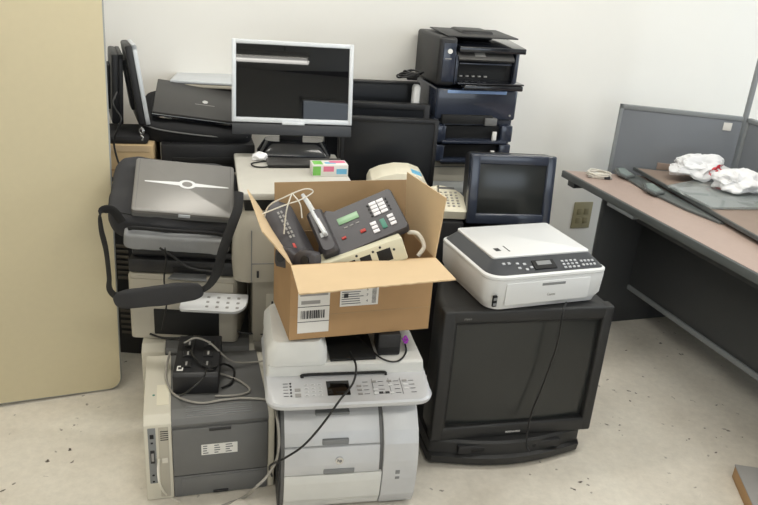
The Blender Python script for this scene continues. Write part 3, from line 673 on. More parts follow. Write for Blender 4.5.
# silver spring clip
b = MB(); c = atY(142, 132, 2.83); b.tube([c+Vector((-.002, 0, .02)), c+Vector((.004, 0, 0)), c+Vector((-.004, 0, -.012)), c+Vector((.003, 0, -.022)), c+Vector((0, 0, -.034))], .0035, 'chrome')
b.tube([c+Vector((math.cos(a)*.009, 0, .003+math.sin(a)*.011)) for a in [k*math.pi/5 for k in range(10)]], .0022, 'chrome', closed=True)
single(b, 'snap_hook', 'small chrome snap hook hanging at the left end of the black laptop bag', 'hook')
# brown carton with faint print
t = thing('storage_carton', 'light brown carton with black lettering beside the edge of the tan table', 'box', -1.235, 2.80, TZ, 12)
b = MB(); b.box(0, .30, 0, .30, 0, .205, 'carton', .003); b.build('carton_walls', t)
b = MB(); b.box(.0, .30, -.002, .0, .10, .106, 'cardboard', 0); b.box(.1, .29, -.0015, 0, .18, .205, 'lit_flap_and_tape', 0); b.build('tape', t)
b = MB(); b.text('DX', .042, (.125, -.0015, .062), 'ink', bold=.0015); b.build('lettering', t)

# ================================================================== MONITORS
def flat_monitor(t, W, H, bez, m, ms, z0=0, dep=.045, chin=None, stand=True, base_m=None):
    """panel front at local y=0, x from 0..W, panel bottom at z0"""
    chin = chin or bez; base_m = base_m or m
    b = MB(); b.box(0, W, .008, dep, z0, z0+H, m, .006); b.box(W*.2, W*.8, dep-.005, dep+.03, z0+H*.2, z0+H*.8, m, .01); b.build('rear_case', t)
    b = MB(); b.box(0, bez, 0, .02, z0, z0+H, m, .003); b.box(W-bez, W, 0, .02, z0, z0+H, m, .003); b.box(bez*.8, W-bez*.8, 0, .02, z0+H-bez, z0+H, m, .003); b.box(bez*.8, W-bez*.8, 0, .02, z0, z0+chin, m, .003); b.build('bezel', t)
    b = MB(); b.box(bez*.9, W-bez*.9, .005, .012, z0+chin*.95, z0+H-bez*.9, ms, 0); b.build('screen', t)
    if stand:
        b = MB(); b.box(W/2-.04, W/2+.04, dep+.01, dep+.04, .01, z0+H*.4, base_m, .006); b.build('stand_neck', t)
        b = MB(); b.loft([(rr(W/2-.12, W/2+.12, -.02, .12, .05, 6), 0), (rr(W/2-.12, W/2+.12, -.02, .12, .05, 6), .008), (rr(W/2-.10, W/2+.10, -.005, .11, .05, 6), .016)], base_m, 'z'); b.build('stand_base', t)
T0 = (-.613, 2.82); TILT = 11
t = thing('monitor', 'silver framed widescreen monitor on top of the beige laser printer', 'monitor', T0[0], T0[1], .9185, 10.5)
HEAD = Matrix.Translation((0, 0, .10)) @ Matrix.Rotation(R(-TILT), 4, 'X') @ Matrix.Translation((0, 0, -.10))
W = .475; z0 = .10
b = MB(); b.box(.005, W-.005, .01, .045, z0, z0+.36, 'gloss_black', .006); b.box(.1, W-.1, .04, .075, z0+.06, z0+.3, 'black_plastic', .012); b.build('rear_case', t, HEAD)
b = MB(); f = 'silver'; H = .36; z1 = z0+.045
b.box(0, .017, 0, .02, z1, z0+H, f, .004); b.box(W-.017, W, 0, .02, z1, z0+H, f, .004); b.box(.012, W-.012, 0, .02, z0+H-.017, z0+H, f, .004); b.box(.012, W-.012, 0, .02, z1, z1+.020, f, .004); b.build('bezel', t, HEAD)
b = MB(); b.box(.015, W-.015, .006, .012, z1+.018, z0+H-.015, 'lcd_black', 0); b.build('screen', t, HEAD)
b = MB(); b.box(.002, W-.002, -.002, .03, z0-.002, z1-.004, 'panel_bar', .003); sbar = b.build('speaker_bar', t, HEAD, label='dark grey lower bar')
b = MB(); b.box(.195, .285, -.006, .004, z1-.006, z1+.006, 'silver', .003); b.build('button_strip', sbar, HEAD)
b = MB(); b.box(.19, .285, .085, .11, .012, .25, 'black_plastic', .008); b.build('stand_neck', t)
b = MB(); b.loft([(rr(.10, .40, .02, .16, .04, 6), 0), (rr(.10, .40, .02, .16, .04, 6), .010), (rr(.13, .37, .05, .15, .04, 6), .060)], 'gloss_black', 'z'); b.build('stand_base', t)
BK = 'black monitors on the back table'
t = thing('monitor', 'front black monitor with its screen partly hidden by the silver framed one', 'monitor', -.205, 3.11, TZ, 9); flat_monitor(t, .43, .305, .018, 'black_plastic', 'matte_screen', z0=.025)
t = thing('monitor', 'middle black monitor of three, thin bezel seen above the front one', 'monitor', -.225, 3.30, TZ, 9); flat_monitor(t, .415, .335, .028, 'black_plastic', 'matte_screen', z0=.025)
t = thing('monitor', 'rearmost black monitor of three, highest beside the stacked black printers', 'monitor', -.30, 3.42, TZ, 12); flat_monitor(t, .445, .395, .012, 'black_plastic', 'matte_screen', z0=.040)
# white end piece next to rear monitor
b = MB(); b.loft([(rr(0, .034, 0, .05, .01, 4), 0), (rr(0, .034, 0, .05, .01, 4), .425), (rr(.006, .028, .006, .044, .008, 4), .435)], 'white_plastic', 'z'); p = atY(414, 105, 3.36)
single(b, 'speaker', 'narrow white speaker standing between the rear monitor and the black printers', 'speaker', x=.105, y=3.42, z=TZ, yaw=12)
# two monitors seen edge on
def edge_mon(px_top, px_bot, Y, yw, Wd, lab, m2):
    a, c = atY(*px_bot, Y), atY(*px_top, Y); up = (c-a); H = up.length; up.normalize()
    wdir = Vector((math.sin(R(-yw)), math.cos(R(-yw)), 0)); wdir = (wdir-up*wdir.dot(up)).normalized(); nx = up.cross(wdir) * -1
    n = wdir.cross(up)       # points right: the screen side
    m4 = Matrix((n, wdir, up)).transposed().to_4x4(); m4.translation = a
    t = thing('monitor', lab, 'monitor', M4=m4)
    b = MB(); b.box(0, .03, 0, Wd, 0, H, 'black_plastic', .008); b.build('rear_case', t)
    b = MB(); b.box(-.012, .002, Wd*.35, Wd*.8, H*.15, H*.8, 'black_plastic', .005); b.build('stand_mount', t)
    b = MB()
    for q in ((0, .02, 0, H), (Wd-.02, Wd, 0, H), (0, Wd, 0, .02), (0, Wd, H-.02, H)): b.box(.028, .045, q[0], q[1], q[2], q[3], m2, .003)
    b.build('bezel', t)
    b = MB(); b.box(.03, .040, .018, Wd-.018, .018, H-.018, 'lcd_black', 0); b.build('screen', t)
    return t
edge_mon((111, 54), (112, 124), 2.93, 24, .22, 'black monitor seen edge on, nearest the tan folding table', 'black_plastic')
edge_mon((124, 46), (139, 126), 2.88, 23, .32, 'leaning black monitor seen edge on, its light grey bezel beside the black bag', 'silver')
b = MB(); b.box(0, .27, 0, .24, 0, .03, 'fabric_black', .01); single(b, 'keyboard_case', 'flat black case on the brown carton below the two edge-on monitors', 'case', x=-1.23, y=2.82, z=TZ+.206, yaw=12)
b = MB(); b.tube([atY(117, 92, 2.84), atY(113, 104, 2.80), atY(121, 118, 2.78), atY(118, 128, 2.77), atY(114, 142, 2.77), atY(117, 158, 2.77), atY(123, 175, 2.77), atY(122, 190, 2.77)], .004, 'cable_black'); single(b, 'loose_cord', 'thin dark cord hanging in front of the light brown carton', 'cord')
# CRT monitor
t = thing('crt_monitor', 'bulky black tube monitor behind the white printer', 'monitor', .345, 2.80, .701, 9); t.rotation_euler = (R(-7), 0, R(9))
W, H = .355, .285
b = MB(); sec = lambda a, y: (rr(a, W-a, .02+a*.7, H+.02-a*.5, .02, 5), y)
b.loft([sec(0, .03), sec(.005, .09), sec(.04, .16), sec(.07, .36)], 'black_plastic', 'y'); b.build('rear_housing', t)
b = MB(); z0 = .02
b.box(0, .04, 0, .04, z0, z0+H, 'black_blue_sheen', .007, 3); b.box(W-.04, W, 0, .04, z0, z0+H, 'black_blue_sheen', .007, 3); b.box(.03, W-.03, 0, .04, z0+H-.04, z0+H, 'black_blue_sheen', .007, 3); b.box(.03, W-.03, 0, .04, z0, z0+.045, 'black_blue_sheen', .007, 3); b.build('bezel', t)
b = MB(); b.box(.036, W-.036, .008, .02, z0+.04, z0+H-.036, 'tv_screen', .002); b.build('screen', t)
b = MB(); b.loft([(rr(.06, W-.06, .04, .20, .06, 6), 0.008), (rr(.08, W-.08, .05, .19, .06, 6), .022)], 'black_plastic', 'z'); b.build('swivel_base', t)

# ================================================================== STACKED BLACK PRINTERS
t = thing('cardboard_riser', 'light grey box under the stacked black printers', 'box', .20, 3.36, TZ, 15)
b = MB(); b.box(0, .40, 0, .33, 0, .095, 'beige_dim', .004); b.box(.0, .4, -.002, .0, .07, .075, 'grey_plastic', 0); b.build('box_walls', t)
t = thing('inkjet_printer', 'lower black two-tray printer of the pair stacked at the back', 'printer', .215, 3.35, TZ+.096, 15)
W = .40; Hh = .345
b = MB(); b.box(0, W, .02, .36, .20, Hh, 'black_blue_sheen', .012, 3); b.box(.0, W, .05, .36, 0, .21, 'black_blue_sheen', .008, 3); b.build('body', t)
b = MB(); b.box(.03, W-.12, .0, .04, .185, .225, 'slot_dark', .003); b.box(.24, .30, -.008, .02, .18, .215, 'grey_plastic', .003); b.build('output_slot', t)
b = MB(); b.box(.05, W-.06, .015, .022, Hh-.022, Hh-.008, 'blue_strip', .001); b.cyl((.37, .019, .225), (.37, .015, .225), .005, 'label_grey', n=12); b.build('trim_strip', t, label='pale blue glossy strip')
for z in (.10, .01):
    b = MB(); b.box(.0, .05, -.02, .09, z, z+.08, 'black_blue_sheen', .008); b.box(W-.07, W-.01, .0, .09, z, z+.08, 'black_blue_sheen', .008); b.box(.03, W-.05, -.03, .05, z-.002, z+.012, 'black_blue_sheen', .004); b.box(.04, W-.06, .03, .06, z+.01, z+.07, 'slot_dark', .003); pt = b.build('paper_tray', t)
    b = MB(); b.box(.285, .305, -.012, .0, z+.012, z+.052, 'label_white', .002); b.build('paper_guide', pt, label='white paper guide')
b = MB(); b.box(.04, W-.04, -.025, .02, -.001, .012, 'slot_dark', .002); b.build('bottom_lip', t)
t = thing('inkjet_printer', 'upper black all-in-one printer on top of the two-tray printer', 'printer', .20, 3.35, TZ+.096+.3455, 15)
W = .40
b = MB(); b.box(0, .085, 0, .36, .012, .225, 'black_plastic', .014, 3); b.box(.07, W-.02, .05, .36, .01, .18, 'black_plastic', .01, 3); b.box(W-.022, W, .02, .36, .01, .17, 'black_blue_sheen', .008, 3); b.build('body', t)
b = MB(); b.box(.082, .095, -.004, .05, .02, .15, 'black_blue_sheen', .003); b.box(.02, .08, -.003, .004, .03, .2, 'black_blue_sheen', .003); b.cyl((.05, -.003, .165), (.05, -.008, .165), .011, 'label_white', n=16); b.box(.03, .06, -.005, -.002, .13, .134, 'label_grey', 0); b.build('front_column', t)
T = Matrix.Translation((.09, -.015, .125)) @ Matrix.Rotation(R(38), 4, 'X')
b = MB(); b.box(.0, .27, 0, .075, 0, .014, 'dark_lid', .004, T=T); b.box(.08, .13, .02, .055, .0138, .0148, 'label_grey', .0005, T=T); b.build('control_panel', t)
b = MB(); b.box(.10, .35, .045, .055, .045, .115, 'slot_dark', 0); b.box(.10, .35, -.01, .05, .112, .118, 'black_blue_sheen', .002)
for k in range(5): b.box(.12+k*.03, .135+k*.03, .035, .046, .05, .056, 'label_grey', .001)
b.build('output_bay', t)
b = MB(); b.box(.085, W+.008, -.05, .06, .028, .036, 'gloss_black', .003); b.box(.12, W+.008, -.045, .06, .002, .026, 'gloss_black', .006); b.build('paper_tray', t)
b = MB(); b.prism([(-.02, .165), (.36, .195), (.36, .222), (-.02, .190)], .09, W+.01, 'gloss_black', 'x', .004); b.build('scanner_lid', t)
b = MB(); b.box(.14, .30, .12, .30, .205, .247, 'black_plastic', .014, 3); b.prism([(.02, .225), (.3, .235), (.3, .24), (.02, .231)], .04, .38, 'black_plastic', 'x', .002); b.build('document_feeder', t)
# cord bundle left of it
b = MB(); c = atY(411, 77, 3.42)
for k in range(4): b.tube([c+Vector((.045*math.cos(a)+.01*k-.02, .03*math.sin(a), .0+.008*k+.004*math.sin(3*a+k))) for a in [j*math.pi/5 for j in range(10)]], .0045, 'cable_black', closed=True)
b.box(c.x-.02, c.x+.03, c.y-.02, c.y+.02, c.z-.012, c.z+.014, 'black_plastic', .006)
single(b, 'cord_bundle', 'bundle of black cords on the rear monitor beside the upper printer', 'cord')

# ================================================================== CREAM OFFICE MACHINES
t = thing('office_telephone', 'cream machine with a rounded top peeking over the back flap of the carton', 'telephone', -.03, 2.81, .7265, 6)
pf = [(-.03, 0), (-.03, .12), (-.02, .145), (.02, .165), (.08, .18), (.14, .18), (.185, .165), (.215, .12), (.22, 0)]
b = MB(); b.prism(pf, 0, .17, 'cream', 'y', .004); b.build('body', t)
b = MB(); b.prism([(.142, .1805), (.183, .1665), (.181, .163), (.142, .177)], .02, .08, 'box_blue', 'y'); b.build('blue_label', t, label='blue printed label')
M4 = frame3(atY(430, 222, 2.50), atY(468, 223, 2.52), atY(432, 186, 2.74))
t = thing('desk_calculator', 'cream keyed office machine wedged between the carton and the white printer', 'calculator', .222, 2.83, .738, 6)
T = Matrix.Rotation(R(14), 4, 'X')
b = MB(); b.loft([(rr(-.02, .125, -.02, .18, .05, 6, (.1, .04, .02, .02)), -.0), (rr(-.02, .125, -.02, .18, .05, 6, (.1, .04, .02, .02)), .035), (rr(-.012, .117, -.012, .172, .05, 6, (.1, .04, .02, .02)), .042)], 'cream', 'z', T=T); b.build('body', t)
b = MB()
for i in range(5):
    for j in range(6): b.box(.0+i*.021, .011+i*.021, .005+j*.021, .013+j*.021, .041, .046, 'label_grey' if (i+j) % 2 else 'beige_dim', .002, T=T)
b.build('keypad', t)
b = MB(); b.box(.02, .09, .142, .158, .041, .044, 'grey_plastic', .001, T=T); b.build('display', t)
# ================================================================== ON THE BEIGE PRINTER: tablet, colour box, crumpled wrapper
TP = .9175
t = thing('external_drive', 'thin black rectangular device on the beige printer in front of the monitor stand', 'drive', -.45, 2.715, TP, 15)
b = MB(); b.box(0, .30, 0, .095, 0, .016, 'dark_lid', .004); b.box(0, .31, -.001, .003, .002, .012, 'slot_dark', .001); b.build('case', t)
b = MB(); b.tube([(0, .07, .008), (-.03, .075, .004), (-.06, .05, .004), (-.05, .01, .004), (-.02, .0, .004), (.005, .01, .004)], .003, 'cable_black'); b.build('cable', t)
t = thing('ink_carton', 'small white box with green, pink and blue printing behind the open carton', 'box', -.27, 2.645, TP, 16)
b = MB(); b.box(0, .135, 0, .07, 0, .045, 'label_white', .001)
b.box(.0, .03, -.0008, .0, .005, .04, 'box_green', 0); b.box(.04, .08, -.0008, .0, .02, .04, 'box_pink', 0); b.box(.09, .13, -.0008, .0, .01, .03, 'box_blue', 0)
b.box(.005, .04, .01, .06, .045, .0456, 'box_green', 0); b.box(.05, .09, .02, .04, .045, .0456, 'box_blue', 0); b.box(.07, .13, .03, .06, .045, .0457, 'box_pink', 0); b.build('box_walls', t)
c = atY(247, 145, 2.76); mb = crumple(c, (.026, .015, .016), 5.5, sub=3); single(mb, 'crumpled_wrapper', 'small crumpled white wrapper on the beige printer left of the monitor stand', 'wrapper', x=-.50, y=2.82, z=TP)

# ================================================================== OPEN CARTON WITH TELEPHONES
CM = Matrix.Translation((-.26, 2.005, .5715)) @ Matrix.Rotation(R(18.8), 4, 'Z')
t = thing('cardboard_carton', 'open brown shipping carton full of telephones on top of the laser copier', 'box', M4=CM)
W, Dp, H, th = .466, .29, .255, .005
b = MB(); b.box(0, W, 0, th, 0, H, 'cardboard', .0008, 1); b.box(0, W, Dp-th, Dp, 0, H, 'cardboard_in', .0008, 1); b.box(0, th, th, Dp-th, 0, H, 'cardboard', 0); b.box(W-th, W, th, Dp-th, 0, H, 'cardboard', 0); b.box(th, W-th, th, Dp-th, 0, th, 'cardboard_in', 0)
b.box(.0, W, -.0006, .0, .08, .083, 'cardboard_in', 0); b.build('carton_walls', t)
I = CM.inverted()
fl = MB(); a0, a1 = Vector((0, 0, H)), Vector((W, 0, H)); q1 = I@atY(456, 279, 1.905); q0 = I@atY(299, 294, 1.80)
def ragged(p, q, n, am):
    out = []
    for k in range(n+1):
        v = p+(q-p)*(k/n); 
        if 0 < k < n: v = v+(a0-q0).normalized()*am*(noise.noise(Vector((k*.9, p.x, 3)))*1.2)
        out.append(v)
    return out
def flap(pts, m, t_=.004):
    b = MB(); P = [Vector(p) for p in pts]; c = sum(P, Vector())/len(P)
    nrm = (P[1]-P[0]).cross(P[-1]-P[0]).normalized()*t_
    bm = bmesh.new(); A = [bm.verts.new(p) for p in P]; C = [bm.verts.new(p+nrm) for p in P]; n = len(A)
    ca, cc = bm.verts.new(c), bm.verts.new(c+nrm)
    for k in range(n):
        j = (k+1) % n; bm.faces.new((A[k], A[j], C[j], C[k])); bm.faces.new((A[j], A[k], ca)); bm.faces.new((C[k], C[j], cc))
    bmesh.ops.recalc_face_normals(bm, faces=bm.faces[:]); b._merge(bm, m); return b
flap([a0, a1]+ragged(q1, q0, 24, .006), 'lit_flap_and_tape').build('flap', t, label='front flap folded down, torn edge')
r0, r1 = Vector((W, 0, H)), Vector((W, Dp, H)); flap([r0, I@atY(447, 198, 2.13), I@atY(408, 172, 2.42), r1], 'lit_flap_and_tape').build('flap', t, label='right flap standing up')
l0, l1 = Vector((0, 0, H)), Vector((0, Dp, H)); flap([l1, I@atY(247, 190, 2.24), I@atY(262, 232, 2.02), l0], 'lit_flap_and_tape').build('flap', t, label='left flap leaning out')
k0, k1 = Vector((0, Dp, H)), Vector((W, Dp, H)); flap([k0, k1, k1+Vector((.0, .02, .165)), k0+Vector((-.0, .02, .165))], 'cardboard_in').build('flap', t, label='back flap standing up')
b = MB(); x0 = .025; b.box(x0, x0+.10, -.0012, 0, .022, .20, 'label_white', 0); b.box(x0+.006, x0+.094, -.0018, -.001, .168, .173, 'panel_print', 0); b.box(x0+.006, x0+.094, -.0018, -.001, .15, .158, 'label_grey', 0); b.box(x0, x0+.10, -.0018, -.001, .112, .114, 'ink', 0); b.box(x0, x0+.10, -.0018, -.001, .06, .062, 'ink', 0)
b.box(x0+.01, x0+.07, -.0018, -.001, .122, .134, 'label_grey', 0)
xx = x0+.01
while xx < x0+.088: w = random.choice((.0015, .003, .0045)); b.box(xx, xx+w, -.002, -.001, .072, .10, 'ink', 0); xx += w+random.choice((.0015, .003))
b.build('shipping_label', t)
b = MB(); x0 = .158; b.box(x0, x0+.125, -.0012, 0, .105, .185, 'label_white', 0)
for j in range(7): b.box(x0+.005, x0+.07+random.uniform(-.01, .01), -.0018, -.001, .113+j*.008, .1155+j*.008, 'panel_print', 0)
b.box(x0+.012, x0+.026, -.002, -.001, .135, .150, 'ink', 0)
for j in range(3): b.text('%s' % ('4', '7', '6')[j], .012, (x0+.088, -.0015, .120+j*.02), 'panel_print')
for j in range(14): b.box(x0+.104, x0+.118, -.0018, -.001, .112+j*.0042, .1138+j*.0042, 'ink', 0)
b.build('shipping_label', t, label='printed label with bar code and numbers')
# phone with LCD
bl, br_, tl = atY(326, 262, 2.10), atY(410, 226, 2.17), atY(328, 212, 2.245)
PM = frame3(bl, br_, tl)
t = thing('office_telephone', 'dark grey desk telephone with a green display lying on top in the carton', 'telephone', M4=PM)
t.scale = (1, .84, 1); W = (br_-bl).length; Hh = .20
b = MB(); b.loft([(rr(0, W, 0, Hh, .015, 5), -.03), (rr(0, W, 0, Hh, .015, 5), -.008), (rr(.004, W-.004, .004, Hh-.004, .012, 5), 0)], 'phone_grey', 'z'); b.build('body', t)
b = MB(); b.loft([(rr(.0, .055, .01, Hh+.02, .02, 6), .0), (rr(.0, .055, .01, Hh+.02, .02, 6), .022), (rr(.008, .047, .02, Hh+.012, .018, 6), .034)], 'phone_grey', 'z'); b.box(.016, .040, .08, .10, .033, .037, 'silver', .002); b.box(.018, .038, .105, .122, .030, .040, 'phone_grey', .003); b.build('handset', t)
b = MB(); b.box(.085, .155, .125, .155, 0, .003, 'lcd_green', .001); b.build('display', t, label='green display')
def key(x0, x1, y0, y1, h, m_, lab=None, nm='key'):
    k_ = .018 if x0 > .155 else 0; x0 += k_; x1 += k_
    b = MB(); b.box(x0, x1, y0, y1, 0, h, m_, .001); b.build(nm, t, label=lab)
for i in range(3): key(.095+i*.02, .108+i*.02, .103, .108, .002, 'label_grey')
for j in range(4):
    for i in range(2): key(.182+i*.026, .205+i*.026, .1+j*.017, .114+j*.017, .004, 'key_white', 'white key')
    key(.173, .179, .103+j*.017, .110+j*.017, .004, 'black_plastic', 'black key'); key(.2365, .2425, .103+j*.017, .110+j*.017, .004, 'black_plastic', 'black key')
for j in range(3): key(.158, .178, .03+j*.018, .044+j*.018, .004, 'key_white', 'white key'); key(.218, .238, .034+j*.018, .047+j*.018, .004, 'key_white', 'white key')
key(.138, .156, .055, .068, .004, 'key_red', 'red key'); key(.075, .09, .06, .07, .004, 'key_red', 'red key'); key(.19, .206, .034, .078, .003, 'key_green', None, 'green_label_strip')
# cream telephone base under it, seen from below
bl2, br2 = atY(322, 283, 2.055), atY(415, 250, 2.12); tl2 = atY(318, 264, 2.06)
PM2 = frame3(bl2, br2, tl2)
t = thing('office_telephone', 'upturned cream telephone with square recesses, tucked under the grey one', 'telephone', M4=PM2)
W = .28
b = MB(); b.box(0, W, -.02, .055, -.12, 0, 'phone_cream', .006); b.build('body', t)
b = MB()
for x, w in ((.075, .045), (.135, .035), (.19, .045)): b.box(x, x+w, -.004, .036, -.003, .001, 'slot_dark', .001)
for x, y in ((.03, .035), (.128, .045), (.18, .04), (.205, .046), (.245, .025)): b.cyl((x, y, -.001), (x, y, .0015), .004, 'ink', n=12)
b.box(.03, .07, .0, .02, 0, .001, 'label_grey', 0); b.build('recess', t)
pts = []; 
for k in range(60):
    a = k*1.25; x = .085+k*.0008; pts.append((x, .012+.007*math.cos(a), .010+.007*math.sin(a)))
b = MB(); b.tube(pts, .002, 'cable_white', sub=2, n=6); b.build('coiled_cord', t)
pts = [PM2.inverted()@p for p in (atY(408, 232, 2.2), atY(418, 234, 2.19), atY(424, 246, 2.18), atY(418, 256, 2.17))]
b = MB(); b.tube(pts, .007, 'cable_white'); b.build('coiled_cord', t)
# black phones at the left of the carton
def handphone(p0, p1, py, lab, L_=.21, wd=.05, ribbed=False):
    m4 = frame3(p0, p1, py); t = thing('telephone_handset', lab, 'telephone', M4=m4); L = (Vector(p1)-Vector(p0)).length
    b = MB(); b.loft([(rr(y-.5*wd*s, y+.5*wd*s, -.014*h-.006, .016*h+.004, .01, 4), x) for x, y, s, h in ((0, 0, .8, .6), (.012, 0, 1.05, 1.1), (.06, 0, 1.1, 1.3), (.075, 0, .75, .9), (L*.5, 0, .62, .8), (L-.075, 0, .75, .9), (L-.06, 0, 1.05, 1.2), (L-.012, 0, 1.0, 1.1), (L, 0, .75, .6))], 'phone_grey', 'x'); b.build('body', t)
    for q in (.033, L-.033): b = MB(); b.cyl((q, 0, .02), (q, 0, .026), .016, 'black_plastic', n=18); b.build('ear_cap', t)
    return t
M4 = frame3(atY(300, 262, 2.10), atY(329, 252, 2.15), atY(278, 190, 2.30))
t = thing('office_telephone', 'black desk telephone standing on its side at the left of the carton', 'telephone', M4=M4)
b = MB(); b.loft([(rr(-.035, .06, -.0, .23, .02, 5), -.04), (rr(-.03, .065, 0, .23, .025, 5), -.015), (rr(-.0, .03, .02, .24, .012, 5), .0)], 'phone_grey', 'z'); b.build('body', t)
b = MB(); keys(b, .006, .09, 2, 7, .011, .016, .007, .010, .0, 'label_grey', .002); b.box(.004, .012, .05, .07, 0, .002, 'key_red', .0005); b.build('keypad', t)
handphone(atY(278, 256, 2.14), atY(318, 262, 2.05), atY(280, 200, 2.2), 'black handset lying across the bottom left of the carton', wd=.06)
handphone(atY(331, 212, 2.33), atY(325, 262, 2.25), atY(300, 230, 2.3), 'dark handset standing upright behind the grey telephone')
M4 = frame3(atY(306, 196, 2.30), atY(331, 240, 2.12), atY(297, 200, 2.3))
t = thing('office_telephone', 'light grey flat telephone leaning beside the black one in the carton', 'telephone', M4=M4)
b = MB(); b.box(0, .20, -.0, .012, -.02, .02, 'silver', .003); b.build('body', t)
b = MB(); b.box(.02, .18, -.002, .001, -.012, .012, 'label_white', .001); b.build('faceplate', t)
b = MB(); b.tube([atY(263, 226, 2.2), atY(268, 207, 2.2), atY(285, 197, 2.2), atY(305, 189, 2.22), atY(313, 192, 2.24), atY(300, 200, 2.2), atY(285, 205, 2.18), atY(262, 214, 2.16)], .0022, 'cable_white')
b.tube([atY(292, 193, 2.2), atY(287, 208, 2.17), atY(285, 222, 2.16), atY(284, 234, 2.15)], .0022, 'cable_white'); b.tube([atY(292, 193, 2.2), atY(300, 204, 2.18), atY(302, 218, 2.17)], .0022, 'cable_white')
single(b, 'loose_cord', 'thin cream cord looped over the black telephone in the carton', 'cord')

# ================================================================== LOOSE CABLES
def cable(pts, r, m, name, lab, cat='cable'):
    b = MB(); b.tube(pts, r, m); return single(b, name, lab, cat)
cable([atZ(350, 352, .507), atZ(356, 366, .50), atZ(353, 383, .470), atZ(340, 400, .455), atY(322, 425, 1.845), atY(303, 446, 1.84), atY(285, 458, 1.84), atY(270, 466, 1.86), atY(272, 476, 1.90)], .0035, 'cable_black', 'loose_cord', 'black cord running from under the carton down over the laser copier front')
cable([atZ(352, 330, .515), atZ(371, 350, .497), atZ(385, 360, .4945), atZ(398, 361, .4945), atZ(406, 352, .4945), atZ(404, 340, .50)], .003, 'cable_black', 'loose_cord', 'thin black lead curled on the right of the copier lid')
b = MB(); c = atY(405, 343, 2.03); b.tube([c+Vector((0, 0, .025)), c+Vector((-.006, 0, .012)), c+Vector((0, 0, 0))], .006, 'purple', flat=.003); b.tube([c+Vector((0, 0, .025)), c+Vector((.006, 0, .014)), c+Vector((.003, 0, 0))], .006, 'purple', flat=.003)
single(b, 'twist_tie', 'purple twist tie on the lead at the right of the carton bottom', 'tie')
Zg = .319
cable([atZ(170, 352, .36), atZ(166, 370, .33), atZ(168, 385, Zg), atZ(178, 397, Zg), atZ(200, 403, Zg), atZ(222, 400, Zg), atZ(240, 398, Zg)], .004, 'cable_grey', 'loose_cable', 'grey cable curving round the front of the black power box')
cable([atZ(215, 372, Zg), atZ(238, 380, Zg), atZ(250, 390, Zg), atZ(238, 395, Zg), atZ(215, 396, Zg)], .0035, 'cable_grey', 'loose_cable', 'grey cable looped right of the black power box')
cable([atZ(240, 398, Zg), atZ(262, 399, Zg), atZ(272, 402, Zg+.004), atY(277, 418, 1.90), atY(279, 440, 1.88), atY(277, 458, 1.87), atY(268, 475, 1.86), atY(255, 488, 1.84), atZ(244, 497, .005), atZ(222, 506, .005)], .0045, 'cable_grey', 'loose_cable', 'grey cable dropping down the right side of the grey laser printer')
cable([atY(159, 459, 1.895), atY(158, 470, 1.87), atY(160, 485, 1.84), atZ(168, 496, .006), atZ(180, 502, .006)], .0035, 'cable_white', 'loose_cable', 'white network cable plugged into the back of the grey laser printer')
cable([atZ(196, 340, .42), atZ(192, 352, .41), atZ(200, 362, .405), atZ(212, 368, .40), atZ(224, 364, .36), atZ(234, 370, Zg), atZ(232, 382, Zg), atZ(222, 388, Zg)], .004, 'cable_black', 'loose_cord', 'black cord curling over the right side of the black power box')
cable([atZ(184, 343, .41), atZ(196, 338, .425), atZ(210, 343, .42), atZ(222, 354, .38), atZ(234, 362, .335), atZ(256, 362, Zg), atZ(268, 360, .33)], .0035, 'cable_grey', 'loose_cable', 'thin grey cord arching over the top of the black power box')
cable([atZ(226, 328, .36), atZ(245, 333, .35), atZ(262, 334, .345), atZ(270, 338, .34)], .004, 'cable_black', 'loose_cord', 'black cord crossing behind the power box toward the copier')
cable([atZ(207, 368, .412), atZ(203, 378, .408), atZ(190, 390, .385), atZ(180, 396, .33)], .003, 'cable_black', 'loose_cord', 'short black lead lying across the front corner of the power box')
cable([atY(165, 248, 2.27), atY(166, 262, 2.31), atY(164, 280, 2.33), atY(167, 300, 2.32), atY(162, 330, 2.33)], .003, 'cable_black', 'loose_cord', 'thin black cord hanging in front of the beige printer under the grey bag')
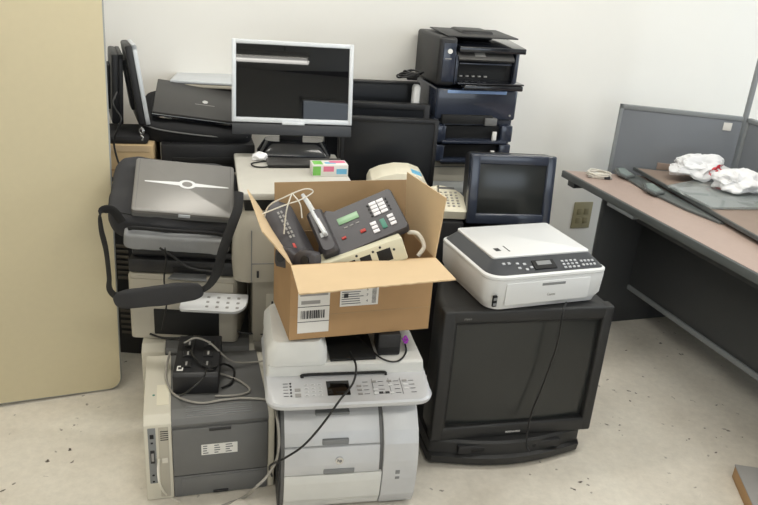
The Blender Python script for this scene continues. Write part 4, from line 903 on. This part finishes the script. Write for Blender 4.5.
cable([atY(160, 248, 2.29), atY(175, 258, 2.32), atY(190, 268, 2.33), atY(215, 272, 2.33)], .004, 'cable_black', 'loose_cord', 'black cord slanting below the front pocket of the grey bag')
cable([atZ(150, 334, .335), atZ(165, 338, .33), atZ(190, 336, .335), atZ(205, 325, .36), atZ(200, 310, .40)], .004, 'cable_black', 'loose_cord', 'black cord coiled behind the power box below the strap pad')
# cardboard scrap in the lower right corner
b = MB(); p = atZ(741, 493, 0); b.box(0, .30, -.22, .0, 0, .05, 'cardboard', .002); b.box(-.002, .302, -.222, .002, .05, .056, 'label_grey', .002)
t = tag(b.build('storage_box'), 'corner of a low grey brown box on the floor at lower right', 'box'); t.location = (p.x+.004, p.y+.09, 0); t.rotation_euler = (0, 0, R(-8))

# ================================================================== LIGHT
w = bpy.data.worlds.new('sky'); S.world = w; w.use_nodes = True
bg = w.node_tree.nodes['Background']; sky = w.node_tree.nodes.new('ShaderNodeTexSky'); sky.sky_type = 'PREETHAM'; sky.turbidity = 4
sky.sun_direction = Vector((.6, -.4, .7)).normalized()
w.node_tree.links.new(sky.outputs[0], bg.inputs[0]); bg.inputs[1].default_value = .11
L = bpy.data.lights.new('window_daylight', 'AREA'); L.shape = 'RECTANGLE'; L.size = 2.6; L.size_y = 1.4; L.energy = 105; L.color = (.86, .93, 1)
o = bpy.data.objects.new('window_daylight', L); COL.objects.link(o); a = R(WY)
o.location = WO+Vector((math.cos(a)*2.78+math.sin(a)*2.25, math.sin(a)*2.78-math.cos(a)*2.25, 1.62)); 
o.rotation_euler = Vector((-math.cos(a), -math.sin(a), -.05)).to_track_quat('-Z', 'Z').to_euler()
L = bpy.data.lights.new('window_daylight_rear', 'AREA'); L.shape = 'RECTANGLE'; L.size = 3.9; L.size_y = 1.7; L.energy = 60; L.color = (.80, .9, 1)
o = bpy.data.objects.new('window_daylight_rear', L); COL.objects.link(o); o.location = (3.2, FY+.03, 1.6); o.rotation_euler = (R(90), 0, 0)
S.view_settings.view_transform = 'Standard'; S.view_settings.look = 'None'; S.view_settings.gamma = 1; S.view_settings.use_curve_mapping = False
S.view_settings.exposure = -0.18
